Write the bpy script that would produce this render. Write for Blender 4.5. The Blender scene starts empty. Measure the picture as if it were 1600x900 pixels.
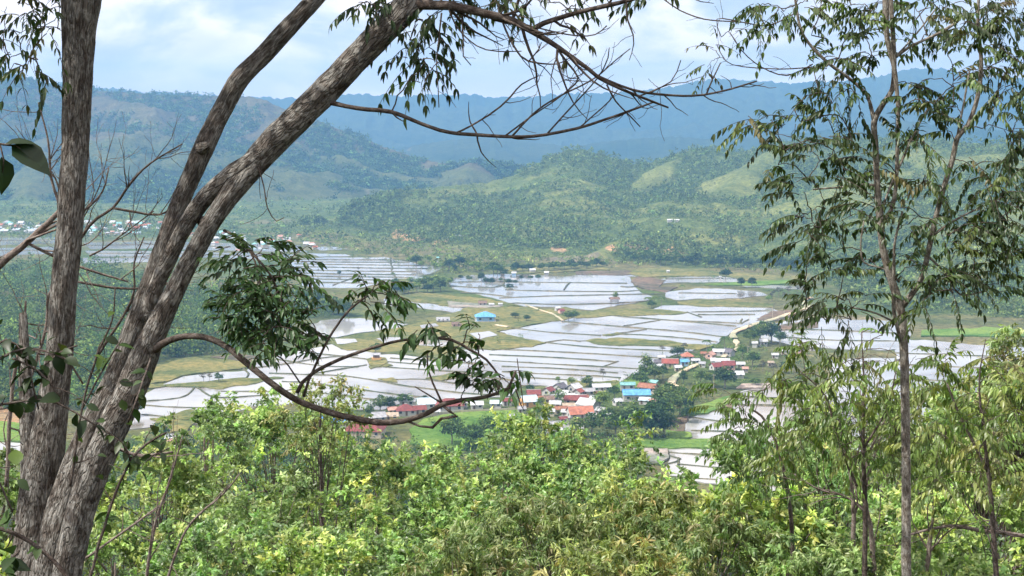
import bpy, math, random
import numpy as np
from mathutils import Vector

# ------------------------------------------------------------------ camera, sky, sun, exposure
S = bpy.context.scene
CZ = 127.6                      # eye height above the valley floor
F = 2198.0                      # focal length in photo pixels (1600 wide)
PITCH = math.atan(250.0 / F)
cam_d = bpy.data.cameras.new('camera'); cam = bpy.data.objects.new('camera', cam_d)
S.collection.objects.link(cam); S.camera = cam
cam.location = (0, 0, CZ); cam.rotation_euler = (math.pi / 2 - PITCH, 0, 0)
cam_d.sensor_width = 36; cam_d.lens = 36 * F / 1600
cam_d.clip_start = 0.1; cam_d.clip_end = 30000

SUN_EL, SUN_AZ = math.radians(52), math.radians(-112)     # azimuth from +Y, clockwise to +X
sun_dir = Vector((math.sin(SUN_AZ) * math.cos(SUN_EL), math.cos(SUN_AZ) * math.cos(SUN_EL), math.sin(SUN_EL)))
ld = bpy.data.lights.new('sun', 'SUN'); ld.energy = 4.2; ld.angle = math.radians(0.6); ld.color = (1, .95, .87)
sun = bpy.data.objects.new('sun', ld); S.collection.objects.link(sun)
sun.rotation_euler = sun_dir.to_track_quat('Z', 'Y').to_euler()

W = bpy.data.worlds.new('World'); S.world = W; W.use_nodes = True
nt = W.node_tree; nt.nodes.clear()
def N(nt, t, **kw):
    n = nt.nodes.new(t)
    for k, v in kw.items():
        if k.startswith('i_'):
            n.inputs[k[2:].replace('_', ' ')].default_value = v
        else: setattr(n, k, v)
    return n
def L(nt, a, b): nt.links.new(a, b)
sky = N(nt, 'ShaderNodeTexSky', sky_type='NISHITA', sun_disc=False, sun_elevation=SUN_EL, sun_rotation=SUN_AZ, altitude=300, air_density=1.0, dust_density=2.0, ozone_density=1.5)
geo = N(nt, 'ShaderNodeTexCoord'); sep = N(nt, 'ShaderNodeSeparateXYZ'); L(nt, geo.outputs['Generated'], sep.inputs[0])
zz = N(nt, 'ShaderNodeMath', operation='ADD'); L(nt, sep.outputs[2], zz.inputs[0]); zz.inputs[1].default_value = 0.10
zm = N(nt, 'ShaderNodeMath', operation='MAXIMUM'); L(nt, zz.outputs[0], zm.inputs[0]); zm.inputs[1].default_value = 0.05
def div(a, b):
    m = N(nt, 'ShaderNodeMath', operation='DIVIDE'); L(nt, a, m.inputs[0]); L(nt, b, m.inputs[1]); return m.outputs[0]
cb = N(nt, 'ShaderNodeVectorMath', operation='MULTIPLY'); L(nt, geo.outputs['Generated'], cb.inputs[0]); cb.inputs[1].default_value = (1, 1, 2.6)
def wnoise(scale, detail, rough, off):
    mp = N(nt, 'ShaderNodeMapping'); mp.inputs['Location'].default_value = off
    L(nt, cb.outputs[0], mp.inputs[0])
    n = N(nt, 'ShaderNodeTexNoise'); n.inputs['Scale'].default_value = scale; n.inputs['Detail'].default_value = detail; n.inputs['Roughness'].default_value = rough
    n.inputs['Distortion'].default_value = 0.3
    L(nt, mp.outputs[0], n.inputs['Vector']); return n.outputs['Fac']
def ramp(nt, src, stops):
    r = N(nt, 'ShaderNodeValToRGB'); e = r.color_ramp.elements
    while len(e) < len(stops): e.new(0.5)
    for k, (p, c) in enumerate(stops):
        e[k].position = p; e[k].color = (*c, 1) if len(c) == 3 else c
    L(nt, src, r.inputs[0]); return r.outputs[0]
cover = ramp(nt, wnoise(3.2, 8, 0.55, (3.1, 1.7, .4)), [(0.30, (.15, .15, .15)), (0.48, (1, 1, 1))])
shade = ramp(nt, wnoise(8.5, 10, 0.56, (7.3, 4.2, 2)), [(0.38, (5.4, 5.8, 6.6)), (0.46, (7.2, 7.2, 7.6)), (0.51, (10.2, 9.2, 8.5)), (0.58, (14.0, 11.8, 10.4))])
mx = N(nt, 'ShaderNodeMix', data_type='RGBA'); L(nt, cover, mx.inputs[0]); L(nt, sky.outputs[0], mx.inputs[6]); L(nt, shade, mx.inputs[7])
hor = ramp(nt, sep.outputs[2], [(0.0, (.8, .8, .8)), (0.035, (.45, .45, .45)), (0.07, (.05, .05, .05)), (.13, (0, 0, 0))])
mh = N(nt, 'ShaderNodeMix', data_type='RGBA'); L(nt, hor, mh.inputs[0]); L(nt, mx.outputs[2], mh.inputs[6]); mh.inputs[7].default_value = (17.5, 13.2, 10.4, 1)
bg = N(nt, 'ShaderNodeBackground'); bg.inputs[1].default_value = 0.10; L(nt, mh.outputs[2], bg.inputs[0])
wo = N(nt, 'ShaderNodeOutputWorld'); L(nt, bg.outputs[0], wo.inputs[0])

S.view_settings.view_transform = 'Standard'; S.view_settings.look = 'None'
S.view_settings.exposure = 0.6; S.view_settings.gamma = 1; S.view_settings.use_curve_mapping = False
S.render.engine = 'CYCLES'
cy = S.cycles
cy.max_bounces = 6; cy.diffuse_bounces = 3; cy.glossy_bounces = 2; cy.transmission_bounces = 3; cy.volume_bounces = 1; cy.transparent_max_bounces = 8
cy.use_denoising = True; cy.caustics_reflective = False; cy.caustics_refractive = False
cy.use_adaptive_sampling = True; cy.adaptive_threshold = 0.02

# ------------------------------------------------------------------ picture <-> place
cp, sp = math.cos(PITCH), math.sin(PITCH)
def ray(px, py):
    x = (np.asarray(px, float) - 800) / F; v = -(np.asarray(py, float) - 450) / F
    return x, cp + v * sp, -sp + v * cp
def at(px, py, Y):
    x, y, z = ray(px, py); k = Y / y
    return np.stack([x * k, y * k, CZ + z * k], -1)
def G(px, py, z=0.0):
    x, y, dz = ray(px, py); k = (z - CZ) / dz
    return np.stack([x * k, y * k, np.zeros_like(x * k) + z], -1)
def azel(px, py):
    x, y, z = ray(px, py); return np.arctan2(x, y), z / np.hypot(x, y)

# ------------------------------------------------------------------ numeric noise
def _h(i, j, s):
    n = (i * 374761393 + j * 668265263 + s * 974634777) & 0xffffffff
    n = ((n ^ (n >> 13)) * 1274126177) & 0xffffffff
    return ((n ^ (n >> 16)) & 0xffff) / 65535.0
def vnoise(x, y, s=0):
    x = np.asarray(x, float); y = np.asarray(y, float)
    i = np.floor(x).astype(np.int64); j = np.floor(y).astype(np.int64)
    fx = x - i; fy = y - j; fx = fx * fx * (3 - 2 * fx); fy = fy * fy * (3 - 2 * fy)
    a = _h(i, j, s); b = _h(i + 1, j, s); c = _h(i, j + 1, s); d = _h(i + 1, j + 1, s)
    return (a * (1 - fx) + b * fx) * (1 - fy) + (c * (1 - fx) + d * fx) * fy
def fbm(x, y, o=4, s=0):
    t = 0; a = .5; w = 0
    for k in range(o):
        t = t + a * vnoise(x, y, s + k); w += a; x = x * 2.03 + 7.1; y = y * 2.03 + 3.7; a *= .5
    return t / w
def ridged(x, y, o=4, s=0):
    t = 0; a = .5; w = 0
    for k in range(o):
        t = t + a * (1 - np.abs(2 * vnoise(x, y, s + k) - 1)); w += a; x = x * 2.07 + 5.1; y = y * 2.07 + 1.7; a *= .5
    return t / w
def sstep(a, b, x): t = np.clip((x - a) / (b - a), 0, 1); return t * t * (3 - 2 * t)

# ------------------------------------------------------------------ mesh helpers
COL = S.collection
def link(o, parent=None):
    COL.objects.link(o)
    if parent is not None: o.parent = parent
    return o
def tag(o, label=None, cat=None, group=None, kind=None):
    if label: o['label'] = label
    if cat: o['category'] = cat
    if group: o['group'] = group
    if kind: o['kind'] = kind
    return o
def empty(name, loc=(0, 0, 0), rz=0):
    o = bpy.data.objects.new(name, None); o.location = loc; o.rotation_euler = (0, 0, rz); o.empty_display_size = .3
    COL.objects.link(o); return o
class MB:
    def __init__(s): s.v = []; s.f = []; s.c = []; s.b = []; s.n = 0
    def add(s, V, Fc, col=None, bark=None):
        V = np.asarray(V, np.float64).reshape(-1, 3); Fc = np.asarray(Fc, np.int64)
        s.v.append(V); s.f.append(Fc + s.n); m = len(V)
        if col is None: col = np.ones(3)
        col = np.asarray(col, float)
        s.c.append(np.broadcast_to(col, (m, 3)) if col.ndim == 1 else col)
        s.b.append(np.zeros((m, 3)) if bark is None else bark); s.n += m
    def box(s, c, d, rz=0, col=None):
        c = np.array(c, float); d = np.array(d, float) / 2
        P = np.array([[x, y, z] for z in (-1, 1) for y in (-1, 1) for x in (-1, 1)], float) * d
        co, si = math.cos(rz), math.sin(rz)
        P = np.stack([P[:, 0] * co - P[:, 1] * si, P[:, 0] * si + P[:, 1] * co, P[:, 2]], 1) + c
        s.add(P, [[0, 2, 3, 1], [4, 5, 7, 6], [0, 1, 5, 4], [2, 6, 7, 3], [0, 4, 6, 2], [1, 3, 7, 5]], col)
    def mesh(s, name, smooth=False):
        me = bpy.data.meshes.new(name)
        V = np.concatenate(s.v); fs = [f for f in s.f if f.size]
        ks = np.concatenate([np.full(len(f), f.shape[1]) for f in fs]); loops = np.concatenate([f.ravel() for f in fs])
        me.vertices.add(len(V)); me.vertices.foreach_set('co', V.astype(np.float32).ravel())
        me.loops.add(len(loops)); me.loops.foreach_set('vertex_index', loops.astype(np.int32))
        me.polygons.add(len(ks)); st = np.concatenate([[0], np.cumsum(ks)[:-1]])
        me.polygons.foreach_set('loop_start', st.astype(np.int32))
        me.polygons.foreach_set('use_smooth', np.full(len(ks), smooth))
        c = np.concatenate(s.c); a = me.attributes.new('tint', 'FLOAT_COLOR', 'POINT')
        a.data.foreach_set('color', np.concatenate([c, np.ones((len(c), 1))], 1).astype(np.float32).ravel())
        b = np.concatenate(s.b)
        if np.any(b):
            a = me.attributes.new('bark', 'FLOAT_VECTOR', 'POINT'); a.data.foreach_set('vector', b.astype(np.float32).ravel())
        me.update(calc_edges=True); me.validate(); return me
    def build(s, name, mat, parent=None, smooth=False, origin=None):
        me = s.mesh(name, smooth)
        if origin is not None: me.transform(__import__('mathutils').Matrix.Translation(-Vector(origin)))
        if mat is not None: me.materials.append(mat)
        o = bpy.data.objects.new(name, me); link(o, parent)
        if origin is not None and parent is None: o.location = origin
        return o
def unit(v):
    v = np.asarray(v, float); n = np.linalg.norm(v, axis=-1, keepdims=True); return v / np.maximum(n, 1e-9)
def smoothline(P, R, step, rng=None, wob=0.0):
    """Catmull-Rom through control points, resampled every ~step metres."""
    P = np.asarray(P, float); R = np.asarray(R, float)
    Q = np.concatenate([[2 * P[0] - P[1]], P, [2 * P[-1] - P[-2]]]); out = []; rr = []
    for k in range(len(P) - 1):
        n = max(1, int(np.linalg.norm(P[k + 1] - P[k]) / step)); t = np.linspace(0, 1, n, endpoint=False)[:, None]
        a, b, c, d = Q[k], Q[k + 1], Q[k + 2], Q[k + 3]
        out.append(.5 * (2 * b + (c - a) * t + (2 * a - 5 * b + 4 * c - d) * t ** 2 + (3 * b - a - 3 * c + d) * t ** 3))
        rr.append(R[k] + (R[k + 1] - R[k]) * t[:, 0])
    out.append(P[-1:]); rr.append(R[-1:]); out = np.concatenate(out); rr = np.concatenate(rr)
    if rng is not None and wob > 0:
        w = rng.normal(0, 1, out.shape); k = np.ones(3) / 3
        for a in range(3): w[:, a] = np.convolve(w[:, a], k, 'same')
        w[0] = 0; out = out + w * wob * rr[:, None]
    return out, rr
def tube(mb, P, R, sides=8, rough=0.0, seed=0, col=None, cap=True):
    P = np.asarray(P, float); R = np.asarray(R, float); n = len(P)
    if n < 2: return
    T = unit(np.gradient(P, axis=0)); ref = np.array([0.31, 0.9, 0.17])
    A = unit(np.cross(T, ref)); B = np.cross(T, A)
    th = np.linspace(0, 2 * np.pi, sides, endpoint=False); ln = np.concatenate([[0], np.cumsum(np.linalg.norm(np.diff(P, axis=0), axis=1))])
    ct, st = np.cos(th), np.sin(th); rad = np.broadcast_to(R[:, None], (n, sides)).copy()
    if rough > 0:
        u = ct[None] * 1.6 + 9 + seed; v = st[None] * 1.6 + 4 + ln[:, None] / (R.max() * 3.2)
        lump = fbm(u + ln[:, None] / (R.max() * 2.3), v, 3, seed) - .5
        plate = ridged(ct[None] * 5 + seed + 20, st[None] * 5 + ln[:, None] / (R.max() * .55) + 4, 3, seed + 5) - .5
        rad = rad * (1 + rough * (1.3 * lump + .5 * plate))
    V = P[:, None] + A[:, None] * (ct[None] * rad)[..., None] + B[:, None] * (st[None] * rad)[..., None]
    bk = np.stack([np.broadcast_to(ct, (n, sides)) * R.max(), np.broadcast_to(st, (n, sides)) * R.max(), np.broadcast_to(ln[:, None], (n, sides))], -1) + seed * 3.7
    i = np.arange(n - 1)[:, None] * sides; j = np.arange(sides)[None]; j2 = (j + 1) % sides
    Fq = np.stack([i + j, i + j2, i + sides + j2, i + sides + j], -1).reshape(-1, 4)
    mb.add(V.reshape(-1, 3), Fq, col, bk.reshape(-1, 3))
    if cap and sides >= 3:
        for base, order in ((0, -1), ((n - 1) * sides, 1)):
            idx = (np.arange(sides)[::order] + base)[None]
            mb.f.append(idx + mb.n - n * sides)

# leaf templates: x = across, y = along the blade, z = face normal
def leaf_tpl(w, fold=.25, curl=.2, seg=1):
    if seg == 1:
        V = [[0, 0, 0], [-w, .42, fold * w], [0, .45, 0], [w, .42, fold * w], [0, 1, -curl]]
        return np.array(V, float), np.array([[0, 2, 1, 1], [0, 3, 2, 2]])[:, :0], np.array([[0, 1, 4, 2], [0, 2, 4, 3]])
    ys = np.linspace(0, 1, seg + 2); V = [[0, 0, 0]]
    for y in ys[1:-1]:
        ww = w * math.sin(math.pi * min(1, y ** .75)) ; z = -curl * y * y
        V += [[-ww, y, z + fold * ww], [0, y, z], [ww, y, z + fold * ww]]
    V.append([0, 1, -curl]); Fc = [[0, 2, 2, 1], [0, 3, 2, 2]]
    Fq = []
    for k in range(seg - 1):
        a = 1 + 3 * k; Fq += [[a, a + 1, a + 4, a + 3], [a + 1, a + 2, a + 5, a + 4]]
    a = 1 + 3 * (seg - 1); n = len(V) - 1
    tri = [[0, 2, 1], [0, 3, 2], [a, a + 1, n], [a + 1, a + 2, n]]
    return np.array(V, float), np.array(tri), np.array(Fq)
LEAF = leaf_tpl(.26, .3, .22); LEAFLONG = leaf_tpl(.17, .3, .35); LEAFLET = leaf_tpl(.15, .35, .35, 3); LEAFBROAD = leaf_tpl(.30, .3, .25, 3); CARD = leaf_tpl(.42, .15, .1)
def place(mb, tpl, O, D, Nn, size, col, wid=None):
    """many copies of a leaf: origins O, along D, face normal about Nn"""
    V, T3, Q4 = tpl; n = len(O)
    if n == 0: return
    D = unit(D); X = unit(np.cross(D, Nn)); Z = np.cross(X, D)
    size = np.broadcast_to(size, (n,)); wd = size if wid is None else size * wid
    P = O[:, None] + (V[None, :, 0:1] * wd[:, None, None]) * X[:, None] + (V[None, :, 1:2] * size[:, None, None]) * D[:, None] + (V[None, :, 2:3] * size[:, None, None]) * Z[:, None]
    k = len(V); off = (np.arange(n) * k)[:, None, None]; cc = np.repeat(np.broadcast_to(col, (n, 3)), k, 0)
    base = mb.n; mb.add(P.reshape(-1, 3), (Q4[None] + off).reshape(-1, 4), cc)
    if T3.size: mb.f.append((T3[None] + off).reshape(-1, T3.shape[1]) + base)
def shades(rng, n, pal, wts=None, jit=.18):
    pal = np.array(pal, float); wts = wts or [1] * len(pal); k = rng.choice(len(pal), n, p=np.array(wts, float) / sum(wts))
    return pal[k] * np.exp(rng.normal(0, jit, (n, 1))) * np.exp(rng.normal(0, .05, (n, 3)))

# ------------------------------------------------------------------ materials
def mat(name): m = bpy.data.materials.new(name); m.use_nodes = True; m.node_tree.nodes.clear(); return m, m.node_tree
def attr(nt, name): a = N(nt, 'ShaderNodeAttribute', attribute_name=name); return a
def outp(nt, sh): o = N(nt, 'ShaderNodeOutputMaterial'); L(nt, sh, o.inputs[0]); return o
def noise(nt, vec, scale, detail=5, rough=.6, dist=0):
    n = N(nt, 'ShaderNodeTexNoise'); n.inputs['Scale'].default_value = scale; n.inputs['Detail'].default_value = detail
    n.inputs['Roughness'].default_value = rough; n.inputs['Distortion'].default_value = dist
    if vec is not None: L(nt, vec, n.inputs['Vector'])
    return n.outputs['Fac']
def mul(nt, a, b, typ='MULTIPLY', fac=1.0):
    m = N(nt, 'ShaderNodeMix', data_type='RGBA', blend_type=typ); m.inputs[0].default_value = fac
    L(nt, a, m.inputs[6]); L(nt, b, m.inputs[7]); return m.outputs[2]
def objpos(nt):
    g = N(nt, 'ShaderNodeNewGeometry'); return g.outputs['Position']
def leaf_material(name, trans=.35, gloss=.03, var=True, rough=.4):
    m, nt = mat(name); c = attr(nt, 'tint').outputs['Color']
    if var:
        oi = N(nt, 'ShaderNodeObjectInfo'); c = mul(nt, c, ramp(nt, oi.outputs['Random'], [(0, (.7, .8, .8)), (.5, (1, 1, 1)), (1, (1.15, 1.1, .95))]))
    d = N(nt, 'ShaderNodeBsdfDiffuse'); L(nt, c, d.inputs[0])
    t = N(nt, 'ShaderNodeBsdfTranslucent'); c2 = N(nt, 'ShaderNodeMix', data_type='RGBA', blend_type='MULTIPLY'); c2.inputs[0].default_value = 1
    L(nt, c, c2.inputs[6]); c2.inputs[7].default_value = (1.35, 1.4, .75, 1); L(nt, c2.outputs[2], t.inputs[0])
    g = N(nt, 'ShaderNodeBsdfGlossy'); g.inputs['Roughness'].default_value = rough; g.inputs[0].default_value = (1, 1, 1, 1)
    m1 = N(nt, 'ShaderNodeMixShader'); m1.inputs[0].default_value = trans; L(nt, d.outputs[0], m1.inputs[1]); L(nt, t.outputs[0], m1.inputs[2])
    m2 = N(nt, 'ShaderNodeMixShader'); m2.inputs[0].default_value = gloss; L(nt, m1.outputs[0], m2.inputs[1]); L(nt, g.outputs[0], m2.inputs[2])
    outp(nt, m2.outputs[0]); return m
M_LEAF = leaf_material('leaf'); M_FAR = leaf_material('far_leaf', .22, .0); M_GLOSSY = leaf_material('glossy_leaf', .22, .03, True, .45)
def bark_material(name, cols, scale=1.0, bump=.9):
    m, nt = mat(name); v = attr(nt, 'bark').outputs['Vector']
    mp = N(nt, 'ShaderNodeMapping'); mp.inputs['Scale'].default_value = (1, 1, .26); L(nt, v, mp.inputs[0])
    big = noise(nt, v, 13 * scale, 6, .68, .5); fine = noise(nt, mp.outputs[0], 60 * scale, 8, .72, .6)
    vo = N(nt, 'ShaderNodeTexVoronoi', feature='DISTANCE_TO_EDGE'); vo.inputs['Scale'].default_value = 34 * scale
    dm = N(nt, 'ShaderNodeMix', data_type='RGBA'); dm.inputs[0].default_value = .12
    L(nt, mp.outputs[0], dm.inputs[6]); nz = N(nt, 'ShaderNodeTexNoise'); nz.inputs['Scale'].default_value = 26 * scale; L(nt, mp.outputs[0], nz.inputs['Vector']); L(nt, nz.outputs['Color'], dm.inputs[7])
    L(nt, dm.outputs[2], vo.inputs['Vector'])
    crack = ramp(nt, vo.outputs['Distance'], [(0, (.42, .4, .38)), (.08, (.9, .9, .9)), (.4, (1.1, 1.1, 1.1))])
    base = ramp(nt, big, [(.34, cols[0]), (.48, cols[1]), (.56, cols[2]), (.66, cols[1])])
    f2 = ramp(nt, fine, [(.28, (.5, .48, .46)), (.5, (.97, .97, .97)), (.7, (1.35, 1.35, 1.32))])
    c = mul(nt, mul(nt, base, f2), crack)
    p = N(nt, 'ShaderNodeBsdfPrincipled'); p.inputs['Roughness'].default_value = .95; p.inputs['Specular IOR Level'].default_value = .15; L(nt, c, p.inputs['Base Color'])
    b = N(nt, 'ShaderNodeBump'); b.inputs['Strength'].default_value = bump; b.inputs['Distance'].default_value = .012
    ad = N(nt, 'ShaderNodeMath', operation='ADD'); L(nt, fine, ad.inputs[0]); L(nt, ramp(nt, vo.outputs['Distance'], [(0, (0, 0, 0)), (.15, (1, 1, 1))]), ad.inputs[1])
    L(nt, ad.outputs[0], b.inputs['Height']); L(nt, b.outputs[0], p.inputs['Normal']); outp(nt, p.outputs[0]); return m
M_BARK = bark_material('rough_bark', [(.12, .10, .088), (.21, .19, .17), (.37, .36, .335)])
M_BARKPALE = bark_material('pale_bark', [(.16, .13, .11), (.28, .25, .21), (.42, .40, .36)], 1.3, .5)
M_TWIG = bark_material('twig_bark', [(.07, .052, .045), (.115, .092, .08), (.18, .155, .14)], 2, .3)
M_TWIGPALE = bark_material('dry_twig', [(.16, .12, .11), (.24, .19, .17), (.34, .30, .27)], 2, .3)
def plain(name, col, rough=.8, var=.25, scale=1.5, metal=0.0, spec=.3, streak=False):
    m, nt = mat(name); p = N(nt, 'ShaderNodeBsdfPrincipled'); p.inputs['Roughness'].default_value = rough; p.inputs['Metallic'].default_value = metal
    p.inputs['Specular IOR Level'].default_value = spec
    tc = N(nt, 'ShaderNodeTexCoord'); nz = noise(nt, tc.outputs['Object'], scale, 6, .65)
    lo = tuple(c * (1 - var) for c in col); hi = tuple(min(1, c * (1 + var)) for c in col)
    c = ramp(nt, nz, [(.3, lo), (.7, hi)])
    if streak:
        w = N(nt, 'ShaderNodeTexWave', wave_type='BANDS', bands_direction='X'); w.inputs['Scale'].default_value = .9; w.inputs['Distortion'].default_value = .6; L(nt, tc.outputs['Object'], w.inputs[0])
        c = mul(nt, c, ramp(nt, w.outputs['Fac'], [(0, (.8, .8, .8)), (.5, (1.05, 1.05, 1.05))]))
    L(nt, c, p.inputs['Base Color']); outp(nt, p.outputs[0]); return m

# ------------------------------------------------------------------ terrain
def rng_def(crest, base, back=500.0, power=1.3, nz=.28, seed=0, wob=1.2):
    c = np.array(crest, float); az, te = azel(c[:, 0], c[:, 1]); b = np.array(base, float); baz, _ = azel(b[:, 0], b[:, 1])
    gb = b[:, 2] if b.shape[1] > 2 else np.hypot(*G(b[:, 0], b[:, 1])[:, :2].T)
    return dict(az=az, te=te, rc=c[:, 2], baz=baz, rb=gb, back=back, power=power, nz=nz, seed=seed, wob=wob)
R_FAR = rng_def([(-400, 120, 6900), (0, 128, 6900), (60, 128, 6900), (100, 130, 6900), (150, 135, 6800), (210, 143, 6800), (300, 148, 6800), (400, 152, 6800), (440, 154, 6800), (500, 150, 6800), (560, 147, 6800), (600, 149, 6700), (640, 150, 6700), (690, 147, 6700), (735, 147, 6700), (760, 151, 6700), (800, 152, 6700), (850, 149, 6700), (900, 146, 6700), (950, 146, 6700), (1000, 142, 6600), (1040, 137, 6600), (1080, 128, 6500), (1130, 122, 6500), (1165, 127, 6500), (1190, 126, 6500), (1240, 130, 6500), (1280, 128, 6500), (1330, 126, 6500), (1380, 118, 6500), (1430, 106, 6500), (1480, 108, 6500), (1530, 118, 6500), (1600, 122, 6500), (2000, 118, 6500)],
                [(-400, 0, 5200), (2000, 0, 5000)], 600, 1.0, .42, 3, 2.6)
R_MID = rng_def([(-400, 236, 5000), (500, 240, 5000), (600, 236, 4900), (650, 226, 4800), (700, 219, 4700), (750, 215, 4700), (800, 218, 4700), (860, 226, 4600), (900, 229, 4500), (940, 222, 4500), (1000, 216, 4500), (1050, 213, 4500), (1100, 217, 4500), (1180, 211, 4400), (1250, 208, 4400), (1330, 200, 4400), (1400, 188, 4400), (1470, 195, 4400), (1600, 205, 4400), (2000, 200, 4400)],
                [(-400, 0, 3900), (2000, 0, 3600)], 400, 1.0, .35, 11, 1.6)
R_LEFT = rng_def([(-500, 80, 4000), (-200, 95, 4000), (0, 110, 3950), (30, 118, 3900), (60, 126, 3900), (110, 137, 3850), (150, 141, 3800), (215, 145, 3700), (260, 149, 3700), (300, 148, 3650), (350, 151, 3600), (390, 151, 3550), (410, 155, 3500), (440, 168, 3450), (480, 184, 3400), (520, 197, 3350), (560, 214, 3300), (600, 229, 3250), (640, 243, 3150), (680, 254, 3000), (710, 257, 2950), (740, 254, 2900), (780, 257, 2900), (815, 265, 2900), (850, 276, 2900), (900, 290, 2900), (980, 312, 2900), (1200, 312, 2900)],
                 [(-500, 310), (0, 313), (200, 318), (400, 316), (550, 310), (650, 305), (800, 300), (1200, 300)], 450, 1.25, .34, 21, 1.3)
R_RIGHT = rng_def([(430, 350, 1950), (520, 349, 1900), (536, 335, 1900), (560, 319, 1930), (590, 307, 1960), (640, 298, 2000), (700, 291, 2050), (760, 286, 2080), (800, 275, 2100), (830, 261, 2130), (860, 245, 2150), (885, 235, 2180), (910, 234, 2180), (935, 241, 2180), (960, 246, 2170), (985, 255, 2150), (1010, 256, 2150), (1040, 246, 2150), (1070, 236, 2150), (1090, 232, 2150), (1130, 236, 2130), (1160, 238, 2100), (1190, 230, 2080), (1230, 222, 2050), (1300, 217, 2020), (1400, 214, 2000), (1500, 222, 1950), (1600, 228, 1900), (1800, 215, 1850), (2300, 190, 1800)],
                  [(430, 352), (520, 350), (560, 356), (600, 368), (700, 386), (800, 398), (900, 403), (1000, 409), (1100, 414), (1200, 418), (1260, 426), (1300, 446), (1350, 470), (1450, 488), (1600, 498), (2300, 500)], 260, 1.25, .30, 31, 1.0)
RANGES = [R_FAR, R_MID, R_LEFT, R_RIGHT]
SPURS = [  # crest lines of the spurs that run down from each range
    (R_RIGHT, [(1238, 224, 2040), (1180, 262, 1920), (1130, 300, 1800), (1060, 335, 1650), (985, 372, 1500), (930, 398, 1360)], .55),
    (R_RIGHT, [(1090, 234, 2140), (1040, 264, 2030), (990, 300, 1900), (930, 340, 1740), (870, 380, 1560)], .6),
    (R_RIGHT, [(885, 236, 2170), (850, 262, 2080), (800, 300, 1950), (740, 345, 1780), (690, 376, 1640)], .6),
    (R_RIGHT, [(960, 247, 2160), (930, 285, 2030), (880, 325, 1880), (820, 365, 1680), (790, 388, 1580)], .6),
    (R_RIGHT, [(590, 308, 1960), (560, 322, 1920), (540, 340, 1890)], .45),
    (R_RIGHT, [(1400, 216, 1990), (1330, 262, 1850), (1270, 315, 1680), (1200, 360, 1520), (1130, 396, 1400)], .6),
    (R_RIGHT, [(1560, 226, 1900), (1490, 290, 1650), (1400, 350, 1430), (1310, 400, 1290)], .6),
    (R_RIGHT, [(1700, 240, 1850), (1600, 330, 1450), (1500, 400, 1200), (1430, 450, 1060)], .6),
    (R_RIGHT, [(720, 290, 2060), (680, 318, 1980), (640, 345, 1860)], .6),
    (R_LEFT, [(110, 138, 3850), (190, 172, 3700), (230, 215, 3400), (270, 262, 3000), (290, 300, 2680)], .6),
    (R_LEFT, [(-40, 110, 3950), (30, 170, 3700), (70, 220, 3350), (60, 270, 2900), (40, 305, 2600)], .6),
    (R_LEFT, [(300, 149, 3650), (340, 200, 3450), (360, 250, 3100), (390, 300, 2680)], .6),
    (R_LEFT, [(405, 154, 3500), (450, 215, 3300), (475, 262, 3000), (490, 300, 2700)], .6),
    (R_LEFT, [(540, 206, 3320), (580, 250, 3120), (600, 285, 2850)], .6),
    (R_LEFT, [(640, 243, 3150), (655, 265, 3020), (650, 290, 2800)], .6),
    (R_LEFT, [(740, 254, 2900), (720, 275, 2800), (700, 294, 2700)], .5),
]
PROF_S = np.array([-400, -60, -20, -3, 0, 4, 8, 14, 22, 34, 60, 110, 190, 300, 430, 520])
PROF_Z = np.array([45, 14, 3.5, -1.5, -1.65, -2.0, -3.0, -7.0, -11.6, -18.5, -33, -56, -85, -112, -127.6, -128.6])
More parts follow.
